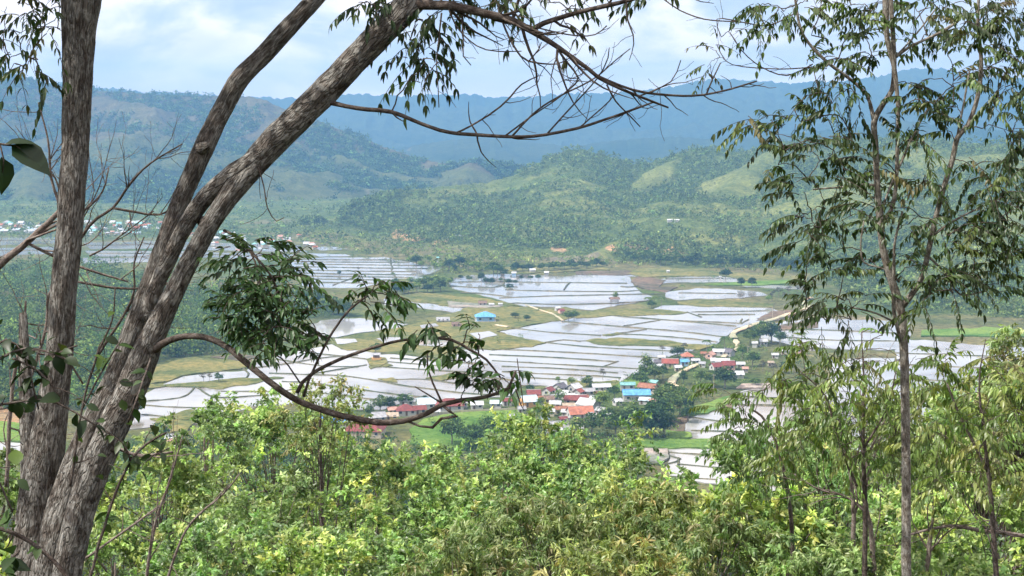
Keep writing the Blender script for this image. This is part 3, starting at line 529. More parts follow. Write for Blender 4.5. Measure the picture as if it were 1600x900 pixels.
def mid_tree(kind, rng):
    """a valley tree 1 unit high scaled later: (crown builder, trunk builder) in metres for an 8 m tree"""
    c, t = MB(), MB(); H = 8.0
    if kind == 'round': crown_cards(c, rng, (0, 0, 5.0), (3.4, 3.4, 2.9), 46, 26, .62, PAL_MID); th, tr = 4.6, .22
    if kind == 'dark': crown_cards(c, rng, (0, 0, 4.7), (3.6, 3.6, 3.2), 52, 28, .62, PAL_DARK); th, tr = 4.4, .28
    if kind == 'light': crown_cards(c, rng, (0, 0, 5.1), (2.9, 2.9, 2.7), 30, 22, .6, PAL_LIGHT); th, tr = 4.8, .18
    if kind == 'tall': crown_cards(c, rng, (0, 0, 4.4), (1.9, 1.9, 3.6), 40, 26, .55, PAL_MID); th, tr = 4.2, .2
    if kind == 'grey': crown_cards(c, rng, (0, 0, 5.2), (2.4, 2.4, 2.4), 18, 16, .5, PAL_GREY); th, tr = 5.6, .16
    if kind == 'palm':
        th, tr = 6.4, .16
        for k in range(16):
            a = k * 2.4 + rng.uniform(-.2, .2); up = rng.uniform(.1, 1.0); s = np.linspace(0, 1, 9)[1:]
            d = np.array([math.cos(a), math.sin(a), 0]); Ln = rng.uniform(2.3, 3.1); P = np.array([0, 0, 6.3]) + d * (s[:, None] * Ln) + np.array([0, 0, 1.]) * (up * s * 1.3 - 2.0 * s ** 2)[:, None]
            side = np.array([-d[1], d[0], 0]); T = unit(np.gradient(P, axis=0))
            for sg in (-1, 1): place(c, LEAFLONG, P, side * sg + T * .5 + [0, 0, -.5], np.tile([0, 0, 1.], (8, 1)), 1.0 * (1 - .4 * s), shades(rng, 8, PAL_LIGHT + PAL_MID, [1] * 7), 1.3)
    if kind == 'banana':
        th, tr = 3.0, .2
        for k in range(11):
            a = k * 2.4; s = np.linspace(0, 1, 5)[:4]; d = np.array([math.cos(a), math.sin(a), 0]); P = np.array([0, 0, 2.9]) + d * (s[:, None] * 2.8) + np.array([0, 0, 1.]) * (2.6 * s - 2.6 * s ** 2)[:, None]
            place(c, LEAFLONG, P, unit(np.gradient(P, axis=0)), np.tile([0, 0, 1.], (4, 1)), 1.5, shades(rng, 4, PAL_LIGHT, [1, 1, 1]), 1.6)
    P, R = smoothline([[0, 0, -.4], [.1, 0, th * .35], [rng.uniform(-.3, .3), rng.uniform(-.3, .3), th]], [tr * 1.3, tr, tr * .6], .6)
    tube(t, P, R, 6, col=(1, 1, 1))
    if kind not in ('palm', 'banana'):
        for k in range(6):
            a = k * 1.05 + rng.uniform(-.3, .3); z0 = th * rng.uniform(.5, .85); r = rng.uniform(1.2, 2.2)
            tube(t, [[0, 0, z0], [r * .5 * math.cos(a), r * .5 * math.sin(a), z0 + .9], [r * math.cos(a), r * math.sin(a), z0 + 2.0]], [tr * .5, tr * .35, tr * .15], 5)
    return c.mesh('crown'), t.mesh('trunk', True)
PROTO = {}
_r = np.random.default_rng(5)
for kind in ('round', 'dark', 'light', 'tall', 'grey', 'palm', 'banana'):
    PROTO[kind] = []
    for v in range(3 if kind in ('round', 'dark', 'light') else 2):
        c, t = mid_tree(kind, _r); c.materials.append(M_FAR); t.materials.append(M_BARKPALE); PROTO[kind].append((c, t))
NAME = dict(round='broadleaf_tree', dark='dark_tree', light='young_tree', tall='tall_tree', grey='bare_tree', palm='palm_tree', banana='banana_plant')
def valley_tree(px, py, h, kind, label, group=None, wide=1.0):
    g = at_ground(px, py) if py < 420 else G(px, py, 0.0)
    z = max(float(hz(g[0], g[1])), 0.0); rn = random.Random(int(px * 7 + py * 13)); c, t = rn.choice(PROTO[kind])
    r = empty(NAME[kind], (g[0], g[1], z), rn.uniform(0, 6.28)); k = h / 8.0; r.scale = (k * wide, k * wide, k)
    link(bpy.data.objects.new('trunk', t), r); link(bpy.data.objects.new('crown', c), r)
    tag(r, label, 'palm' if kind == 'palm' else ('plant' if kind == 'banana' else 'tree'), group); return r
VT = [
    (985, 683, 12, 'dark', 'broad dark tree left of the tree with a pale trunk, beside the green rice corner', 1.1), (1016, 686, 13, 'dark', 'big dark tree with pale trunk at the rice field edge below the village', 1.15), (1037, 682, 10, 'dark', 'dark tree at the right end of the clump by the muddy pool', 1.0), (962, 680, 9, 'round', 'mid green tree at the left end of the dark clump below the village', 1.1),
    (938, 642, 9.5, 'light', 'bright green tree squeezed between the red roofs and the bright blue roof', 1.2), (960, 622, 6, 'round', 'small green tree at the top left corner of the bright blue roof', 1.1),
    (1062, 652, 13, 'round', 'large green tree left of the brown pool, below the winding village road', 1.05), (1040, 640, 12, 'round', 'green tree just right of the rusty long roof', 1.0), (1084, 640, 9, 'light', 'pale green tree at the upper left of the brown pool', 1.0), (1030, 662, 12, 'round', 'green tree standing behind the clump of dark trees', 1.1), (1075, 660, 8, 'round', 'low tree at the grassy corner of the brown pool', 1.2),
    (1133, 606, 10, 'dark', 'round dark tree below the maroon roofs of the right hamlet', 1.1), (1112, 604, 8, 'round', 'green tree left of the round dark tree in the right hamlet', 1.1), (1095, 600, 7, 'round', 'green tree beside the curve of the village road', 1.1), (1068, 600, 7, 'tall', 'slim green tree in the bend of the village road', 1.1),
    (1010, 594, 12, 'tall', 'tall cone shaped tree at the corner of the small rice field', 1.1), (1000, 604, 8, 'round', 'bushy tree under the tall cone shaped tree', 1.2), (1023, 598, 9, 'round', 'green tree right of the tall cone shaped tree', 1.0), (1036, 592, 8, 'tall', 'slim tree below the long maroon roof', 1.0),
    (1058, 558, 6, 'dark', 'round dark tree behind the orange red roof', 1.4), (1035, 552, 5, 'grey', 'low grey bush behind the long maroon roof', 1.4), (1068, 548, 5, 'grey', 'grey brown bush on the olive bank above the right hamlet', 1.5),
    (1104, 548, 8, 'palm', 'palm left of the pink walled house', 1.0), (1117, 549, 9, 'banana', 'banana plant behind the pink walled house', 1.3), (1132, 545, 9, 'palm', 'palm behind the white roof beside the dirt road', 1.0), (1141, 549, 7, 'banana', 'banana plant at the lower end of the dirt road', 1.2),
    (1172, 540, 10, 'round', 'green tree at the left edge of the grove above the white metal roofs', 1.0), (1187, 537, 13, 'round', 'tallest tree of the grove above the white metal roofs', 1.0), (1205, 536, 12, 'dark', 'dark tree in the middle of the grove above the white metal roofs', 1.0), (1218, 540, 9, 'round', 'green tree at the right edge of the grove above the white metal roofs', 1.0), (1240, 532, 9, 'palm', 'palm rising right of the grove by the flooded field', 1.0), (1252, 536, 8, 'palm', 'palm nearest the flooded field right of the grove', 1.0),
    (1160, 560, 8, 'light', 'light green tree right of the pink walled house', 1.3), (1176, 572, 8, 'round', 'green tree right of the white shed roofs', 1.1), (1192, 580, 6, 'grey', 'greyish tree in the gardens right of the hamlet', 1.3), (1208, 584, 6, 'grey', 'greyish bush in the gardens far right of the hamlet', 1.3), (1228, 582, 6, 'dark', 'dark bush at the right end of the hamlet gardens', 1.3), (1180, 603, 4, 'round', 'low bush on the bank above the lower flooded fields', 1.5),
    (1134, 436, 9, 'dark', 'lone round tree with a white wall below it in the far fields', 1.1), (1158, 449, 8, 'dark', 'left tree of the dark pair standing in the far flooded field', .9), (1175, 449, 8, 'dark', 'right tree of the dark pair standing in the far flooded field', 1.0),
    (942, 594, 6.5, 'grey', 'thin grey brown tree on the bund above the bright blue roof', 1.0), (824, 600, 7, 'light', 'pale green tree at the edge of the flood above the red roofs', 1.0), (828, 613, 4, 'dark', 'small dark tree between the flood and the dark red roof', 1.1), (917, 606, 6, 'round', 'green tree behind the long white roof', 1.1), (893, 604, 5, 'light', 'low pale tree behind the white gable', 1.3), (925, 609, 3.5, 'dark', 'small dark bush beside the long white roof', 1.2), (872, 600, 4, 'light', 'small yellowish tree at the start of the bund above the village', 1.0),
    (962, 474, 9, 'light', 'yellowish tree on the tiny islet in the far flooded field', .6), (1013, 478, 8, 'palm', 'left palm of the clump in the middle of the flooded fields', 1.2), (1022, 479, 9, 'palm', 'middle palm of the clump in the middle of the flooded fields', 1.1), (1033, 478, 8, 'palm', 'right palm of the clump in the middle of the flooded fields', 1.2), (1018, 481, 5, 'round', 'bush at the foot of the palms in the flooded fields', 1.5), (1066, 456, 7, 'palm', 'lone palm right of the palm clump', 1.0),
    (888, 502, 6.5, 'round', 'dark green bush right of the small red roofed house by the footpath', 1.6), (897, 499, 5.5, 'round', 'rounded bush at the tip of the footpath bank', 1.4), (823, 502, 4.5, 'dark', 'small dark tree on the strip below the pond', 1.1), (805, 498, 4.5, 'dark', 'small dark tree in the pond right of the blue roofed pavilion', 1.3), (752, 441, 8, 'dark', 'dark oval tree standing in water at the left of the far fields', .8), (797, 453, 5, 'dark', 'low dark bush standing in the far water', 1.3), (733, 440, 5, 'round', 'small tree left of the dark oval tree', 1.2), (720, 437, 4, 'dark', 'small dark tree on the left shore of the far fields', 1.2),
    (318, 597, 5, 'grey', 'left grey tree of the pair on the grassy bund at lower left', 1.2), (328, 597, 5, 'grey', 'right grey tree of the pair on the grassy bund at lower left', 1.0), (342, 598, 5, 'round', 'round green tree beside the two grey trees', 1.0),
    (587, 553, 6, 'round', 'round tree on the islet behind the hut with orange base', 1.3), (578, 652, 6, 'tall', 'slim tree at the left end of the maroon roofed row', 1.2), (594, 646, 8, 'round', 'green tree behind the grey roof', 1.0), (609, 644, 7, 'dark', 'dark tree behind the first maroon roof', 1.0), (632, 634, 6, 'round', 'bushy tree between the flood and the maroon roof', 1.5), (664, 628, 3, 'dark', 'low bush behind the pale blue roof', 1.3),
    (706, 696, 12, 'round', 'bluish green tree at the lower edge of the lawn', .9), (735, 700, 10, 'round', 'dense tree on the lower right edge of the lawn', 1.2), (768, 690, 10, 'round', 'spreading tree below the lawn by the small white hut', 1.2), (786, 688, 9, 'dark', 'dark tree right of the lawn, under the small white hut', 1.1), (850, 664, 9, 'light', 'pale tree between the lawn and the village roofs', 1.1), (845, 640, 6, 'light', 'light green tree below the dark red gable', 1.1), (875, 634, 8, 'light', 'light green tree in the midst of the red roofs', .9),
    (925, 680, 9, 'round', 'green tree below the ribbed orange roof', 1.2), (900, 684, 9, 'light', 'pale tree at the lower end of the village', 1.1), (948, 668, 9, 'round', 'olive green tree left of the dark clump', 1.1), (1110, 590, 4, 'grey', 'grey shrub beside the white sheds', 1.4),
    (210, 650, 7, 'round', 'green tree on the shore behind the forked trunk', 1.2), (250, 690, 8, 'round', 'tree beside the salmon roof at lower left', 1.2), (618, 446, 6, 'round', 'small tree at the left tip of the grove between the two flooded sheets', 1.3), (560, 425, 5, 'grey', 'small thin tree standing in the left flooded field', 1.0), (497, 428, 5, 'grey', 'thin tree on a bund of the left flooded field', .8), (614, 436, 7, 'palm', 'small palm at the right edge of the left flooded field', .9), (530, 430, 4, 'dark', 'dark shrub in the left flooded field', 1.0),
]
for a in VT: valley_tree(a[0], a[1], a[2], a[3], a[4], None, a[5])
_u = 'first second third fourth fifth sixth seventh eighth ninth tenth eleventh twelfth thirteenth fourteenth fifteenth sixteenth seventeenth eighteenth nineteenth'.split()
ORD = _u + [t + ('ieth' if not q else 'y-' + _u[q - 1]) for t in ('twent', 'thirt', 'fort', 'fift') for q in range(10)]
def tree_row(p0, p1, n, h, kinds, label, group, spread=4, seed=0):
    r = random.Random(seed)
    for k in range(n):
        t = (k + r.uniform(-.3, .3)) / max(1, n - 1); lab = ORD[k] + ' ' + label; valley_tree(p0[0] + (p1[0] - p0[0]) * t, p0[1] + (p1[1] - p0[1]) * t + r.uniform(-spread, spread), h * r.uniform(.75, 1.25), r.choice(kinds), lab, group, r.uniform(1, 1.35))
tree_row((622, 456), (705, 448), 16, 8, ['round', 'round', 'dark', 'light'], 'tree from the left in the grove between the two far flooded sheets', 'grove between the flooded sheets', 7, 1)
tree_row((800, 424), (940, 418), 18, 7, ['round', 'dark', 'round'], 'tree from the left in the low belt behind the far flooded field', 'tree belt behind the far field', 2, 2)
tree_row((640, 414), (790, 428), 16, 8, ['round', 'dark', 'light'], 'tree from the left at the foot of the green hills behind the far huts', 'trees at the hill foot', 5, 3)
tree_row((985, 410), (1250, 420), 34, 9, ['round', 'dark', 'round', 'tall'], 'tree from the left in the line along the foot of the right hill', 'trees lining the right hill foot', 4, 4)
tree_row((475, 478), (545, 488), 10, 10, ['dark', 'round', 'round'], 'dark tree from the left on the edge of the wood by the pond', 'edge of the left wood', 7, 5)
tree_row((1200, 470), (1262, 462), 9, 7, ['round', 'light', 'grey'], 'tree from the left beside the upper bend of the dirt road', 'trees by the dirt road bend', 8, 6)
tree_row((760, 446), (840, 438), 8, 5, ['dark', 'round'], 'small tree from the left around the far white huts', 'trees around the far huts', 3, 7)
# masses that nobody could count
def blob_templates(rng, n, per, R, size, pal):
    out = []
    for k in range(n):
        b = MB(); crown_cards(b, rng, (0, 0, R[2] * .55), R, max(3, per // 8), 8, size, pal, clump=.5); out.append((np.concatenate(b.v), np.concatenate([f for f in b.f if f.size]), np.concatenate(b.c)))
    return out
def mass(name, X, Y, s, tpls, label, seed=0, sink=.3, kind='stuff', cat='trees'):
    rng = np.random.default_rng(seed); Z = np.maximum(hz(X, Y), -.3); mb = MB(); ch = rng.integers(0, len(tpls), len(X))
    for k, (V, Fq, C) in enumerate(tpls):
        i = np.where(ch == k)[0]
        if not len(i): continue
        a = rng.uniform(0, 6.28, len(i)); ca, sa = np.cos(a)[:, None], np.sin(a)[:, None]; ss = s[i][:, None]
        P = np.stack([(V[None, :, 0] * ca - V[None, :, 1] * sa) * ss + X[i][:, None], (V[None, :, 0] * sa + V[None, :, 1] * ca) * ss + Y[i][:, None], V[None, :, 2] * ss + Z[i][:, None] - sink], -1)
        off = (np.arange(len(i)) * len(V))[:, None, None]; tone = np.exp(rng.normal(0, .16 if 'hill' in name else .3, (len(i), 1, 1)))
        mb.add(P.reshape(-1, 3), (Fq[None] + off).reshape(-1, 4), (C[None] * tone).reshape(-1, 3))
    return tag(mb.build(name, M_FAR), label, cat, kind=kind)
def inpoly(px, py, poly):
    c = np.zeros(px.shape, bool); n = len(poly)
    for i in range(n):
        x0, y0 = poly[i]; x1, y1 = poly[(i + 1) % n]
        c ^= ((y0 > py) != (y1 > py)) & (px < (x1 - x0) * (py - y0) / (y1 - y0 + 1e-9) + x0)
    return c
def wood_points(poly, n, seed):
    rng = np.random.default_rng(seed); P = np.array(poly); x0, y0 = P.min(0); x1, y1 = P.max(0); X = []; Y = []
    px = rng.uniform(x0, x1, n * 6); py = rng.uniform(y0, y1, n * 6); m = inpoly(px, py, poly); px, py = px[m][:n], py[m][:n]
    g = G(px, py); return g[:, 0], g[:, 1]
_r = np.random.default_rng(77)
BL_W = blob_templates(_r, 8, 90, (3.6, 3.6, 4.6), .85, PAL_MID + PAL_LIGHT[:1]); BL_S = blob_templates(_r, 8, 24, (3.2, 3.2, 3.2), 1.4, PAL_HILL); BL_D = blob_templates(_r, 6, 22, (4.5, 4.5, 4.5), 2.2, PAL_DARK + PAL_MID[:1])
X, Y = wood_points([(-80, 424), (60, 416), (180, 424), (330, 458), (400, 456), (468, 456), (480, 470), (540, 488), (500, 500), (470, 508), (440, 520), (400, 545), (350, 553), (300, 556), (240, 566), (200, 590), (150, 640), (-80, 640)], 2300, 1)
mass('woodland', X, Y, _r.uniform(.7, 1.6, len(X)) ** 1.6, BL_W, 'dense green wood on the flat ground left of the flooded fields', 1)
X, Y = wood_points([(455, 344), (540, 352), (600, 368), (700, 387), (900, 404), (1040, 410), (1260, 420), (1262, 428), (1120, 420), (1040, 414), (990, 416), (900, 410), (790, 411), (790, 424), (700, 428), (640, 404), (540, 394), (470, 374)], 900, 2)
mass('foot_thicket', X, Y, _r.uniform(.5, 1.3, len(X)), BL_S, 'bushy thicket along the foot of the green hills', 2)
X, Y = wood_points([(-80, 318), (540, 314), (700, 300), (720, 320), (540, 344), (540, 380), (-80, 374)], 1600, 3)
mass('valley_scrub', X, Y, _r.uniform(.5, 1.8, len(X)) ** 1.2, BL_S, 'scrub and trees around the far town under the left mountain', 3)
X, Y = wood_points([(1280, 430), (1640, 420), (1640, 500), (1450, 490), (1340, 474)], 900, 4)
mass('right_thicket', X, Y, _r.uniform(.6, 1.4, len(X)), BL_S, 'thicket at the foot of the right hill behind the slender tree', 4)
X, Y = wood_points([(120, 704), (560, 700), (640, 706), (860, 692), (960, 690), (1000, 740), (1030, 780), (1040, 830), (60, 830)], 500, 5)
mass('lower_grove', X, Y, _r.uniform(.7, 1.3, len(X)), BL_W, 'trees between the village and the foot of the near slope', 5)
BL_G = blob_templates(_r, 8, 60, (2.2, 2.2, 2.4), .7, PAL_LIGHT + PAL_MID)
X, Y = wood_points([(640, 660), (820, 636), (860, 600), (960, 600), (1000, 560), (1010, 548), (1100, 545), (1180, 520), (1290, 540), (1300, 600), (1160, 600), (1100, 630), (1040, 690), (960, 700), (860, 690)], 420, 21)
mass('garden_shrubs', X, Y, _r.uniform(.4, 1.1, len(X)), BL_G, 'garden bushes growing between the village roofs', 21)
X, Y = wood_points([(500, 460), (620, 452), (800, 476), (980, 484), (980, 496), (860, 512), (730, 560), (520, 540), (600, 516), (480, 480)], 70, 22)
mass('field_shrubs', X, Y, _r.uniform(.25, .8, len(X)), BL_G, 'bushes dotted over the olive grassy ground between the fields', 22)
X, Y = wood_points([(820, 402), (1260, 418), (1260, 450), (1000, 440), (820, 424)], 90, 23)
mass('field_shrubs', X, Y, _r.uniform(.3, .8, len(X)), BL_G, 'bushes on the marshy ground before the right hill', 23)
X, Y = wood_points([(440, 376), (560, 395), (700, 405), (800, 412), (800, 426), (700, 432), (560, 402), (440, 400)], 120, 24)
mass('field_shrubs', X, Y, _r.uniform(.3, .9, len(X)), BL_G, 'bushes on the ground behind the left flooded field', 24)
def hill_points(R, n, a0, a1, seed, thr, soft=.12):
    rng = np.random.default_rng(seed); az = rng.uniform(a0, a1, n * 3); rc = np.interp(az, R['az'], R['rc']); rb = np.interp(az, R['baz'], R['rb'])
    r = rb + (rc - rb) * rng.uniform(0.0, 1.0, n * 3) ** .9; x, y = r * np.sin(az), r * np.cos(az); z, rd, wh, hh = hz(x, y, True)
    k = fbm(x / 60, y / 60, 4, 301); keep = (rd + (k - .5) * .6 < thr + rng.uniform(-soft, soft, n * 3)); x, y = x[keep][:n], y[keep][:n]; return x, y
X, Y = hill_points(R_RIGHT, 17000, math.radians(-8.5), math.radians(23), 11, .66)
mass('hill_forest', X, Y, _r.uniform(.45, 1.5, len(X)) ** 1.8, BL_S, 'bushes and trees covering the gullies of the green hills', 6)
X, Y = hill_points(R_RIGHT, 14000, math.radians(-8.5), math.radians(23), 15, .9)
mass('hill_shrubs', X, Y, _r.uniform(.22, .75, len(X)), BL_S, 'low shrubs spread over the grassy spurs of the green hills', 16)
X, Y = hill_points(R_LEFT, 9000, math.radians(-23), math.radians(2), 12, .60)
mass('mountain_forest', X, Y, _r.uniform(.8, 2.2, len(X)), BL_D, 'dark forest in the folds of the left mountain', 7)
_x = _r.uniform(-190, 190, 900); _y = _r.uniform(75, 430, 900); _k = np.abs(_x) < _y * .45 + 20
mass('slope_forest', _x[_k], _y[_k], _r.uniform(.6, 1.2, int(_k.sum())), BL_W, 'forest on the slope falling away below the viewpoint', 8, 1.0)

# ------------------------------------------------------------------ houses
ROOF = {k: plain('roof_' + k, c, .55 if k in ('white', 'blue', 'pale_blue', 'teal', 'turquoise') else .75, .42, .7, 0, .4, True) for k, c in dict(
    maroon=(.21, .055, .05), red=(.30, .085, .065), orange=(.42, .16, .105), rust=(.30, .13, .08), white=(.54, .55, .57), grey=(.36, .36, .38), dark=(.13, .12, .14), blue=(.09, .26, .58), bright_blue=(.13, .36, .68),
    pale_blue=(.52, .64, .74), teal=(.20, .42, .42), turquoise=(.25, .52, .52), brown=(.20, .13, .10), salmon=(.52, .30, .24), tan=(.45, .36, .27)).items()}
WALL = {k: plain('wall_' + k, c, .85, .12, .8) for k, c in dict(white=(.52, .51, .49), cream=(.48, .43, .33), pink=(.66, .42, .36), orange=(.70, .40, .16), blue=(.35, .55, .75), wood=(.25, .18, .12), grey=(.42, .41, .40), yellow=(.66, .52, .22)).items()}
M_WINDOW = plain('window_glass', (.05, .06, .08), .15, .1, 1, 0, .5); M_DOOR = plain('door_paint', (.16, .11, .08), .6, .2, 2); M_TRIM = plain('trim', (.66, .65, .62), .7, .1, 2)
def house(px, py, wpx, ratio, rot, kind, roof, wall, label, group=None, hw=2.7, pitch=.55, small=False, name='house', lift=0.0, ox=0.45):
    g = at_ground(px, py) if py < 420 else G(px, py, 0.0); z = max(float(hz(g[0], g[1])), 0.0) + lift; d = math.hypot(g[0], g[1]); w = wpx * .9 / F * d; dp = w * min(1.0, ratio * 1.25); hw *= .86; pitch = .62
    e = empty(name, (g[0], g[1] + dp / 2, z), math.radians(rot) - math.atan2(g[0], g[1])); b = MB(); x, y = w / 2 - ox, dp / 2 - ox; rise = dp / 2 * pitch
    b.box((0, 0, hw / 2 - .4), (2 * x, 2 * y, hw + .8))
    if kind == 'gable':
        b.add([[-x, -y, hw], [-x, y, hw], [-x, 0, hw + y * pitch], [-x + .15, -y, hw], [-x + .15, y, hw], [-x + .15, 0, hw + y * pitch]], [[0, 2, 1], [3, 4, 5]]); b.add([[x, -y, hw], [x, y, hw], [x, 0, hw + y * pitch], [x - .15, -y, hw], [x - .15, y, hw], [x - .15, 0, hw + y * pitch]], [[0, 1, 2], [3, 5, 4]])
    b.build('wall', WALL[wall], e)
    r = MB(); X, Yy = w / 2, dp / 2; lo = hw - ox * pitch; th = .14
    if kind == 'gable':
        for sg in (-1, 1):
            V = [[-X, sg * Yy, lo], [X, sg * Yy, lo], [X, 0, lo + Yy * pitch], [-X, 0, lo + Yy * pitch]]; V = V + [[a, b2, c + th] for a, b2, c in V]
            r.add(V, [[0, 1, 2, 3], [4, 5, 6, 7], [0, 1, 5, 4], [1, 2, 6, 5], [2, 3, 7, 6], [3, 0, 4, 7]])
    elif kind == 'hip':
        k = max(X - Yy, 0); ap = lo + Yy * pitch
        V = [[-X, -Yy, lo], [X, -Yy, lo], [X, Yy, lo], [-X, Yy, lo], [-k, 0, ap + th], [k + .01, 0, ap + th], [-X, -Yy, lo + th], [X, -Yy, lo + th], [X, Yy, lo + th], [-X, Yy, lo + th]]
        r.add(V, [[6, 7, 5, 4], [8, 9, 4, 5], [0, 1, 7, 6], [1, 2, 8, 7], [2, 3, 9, 8], [3, 0, 6, 9], [0, 3, 2, 1]]); r.add([V[7], V[8], V[5]], [[0, 1, 2]]); r.add([V[9], V[6], V[4]], [[0, 1, 2]])
    else:   # single pitch
        V = [[-X, -Yy, lo], [X, -Yy, lo], [X, Yy, lo + Yy * 2 * pitch * .45], [-X, Yy, lo + Yy * 2 * pitch * .45]]; V = V + [[a, b2, c + th] for a, b2, c in V]
        r.add(V, [[0, 3, 2, 1], [4, 5, 6, 7], [0, 1, 5, 4], [1, 2, 6, 5], [2, 3, 7, 6], [3, 0, 4, 7]])
    ro = r.build('roof', ROOF[roof], e)
    if not small:
        if kind != 'shed':
            k = X - .1 if kind == 'gable' else max(X - Yy, .2); rb = MB(); rb.box((0, 0, lo + Yy * pitch + th + .05), (2 * k, .35, .12)); rb.build('ridge_cap', M_TRIM if roof in ('maroon', 'red', 'orange') else ROOF[roof], ro)
        n = max(1, int(w / 4.5))
        for q in range(n + 1):
            xx = -x + (q + .5) * 2 * x / (n + 1)
            if q == n // 2:
                m = MB(); m.box((xx, -y - .03, 1.02), (.95, .1, 2.04)); m.build('door', M_DOOR, e); continue
            m = MB(); m.box((xx, -y - .02, 1.55), (1.3, .08, 1.15)); wo_ = m.build('window', M_WINDOW, e)
            m = MB(); m.box((xx, -y - .035, .93), (1.5, .16, .09)); m.box((xx, -y - .035, 2.17), (1.5, .14, .09)); m.box((xx - .7, -y - .035, 1.55), (.09, .12, 1.15)); m.box((xx + .7, -y - .035, 1.55), (.09, .12, 1.15)); m.build('frame', M_TRIM, wo_)
        m = MB(); m.box((-x - .02, 0, 1.55), (.08, 1.2, 1.1)); m.build('window', M_WINDOW, e)
    tag(e, label, 'house' if name == 'house' else name.replace('_', ' '), group); return e
V1 = 'houses of the village'
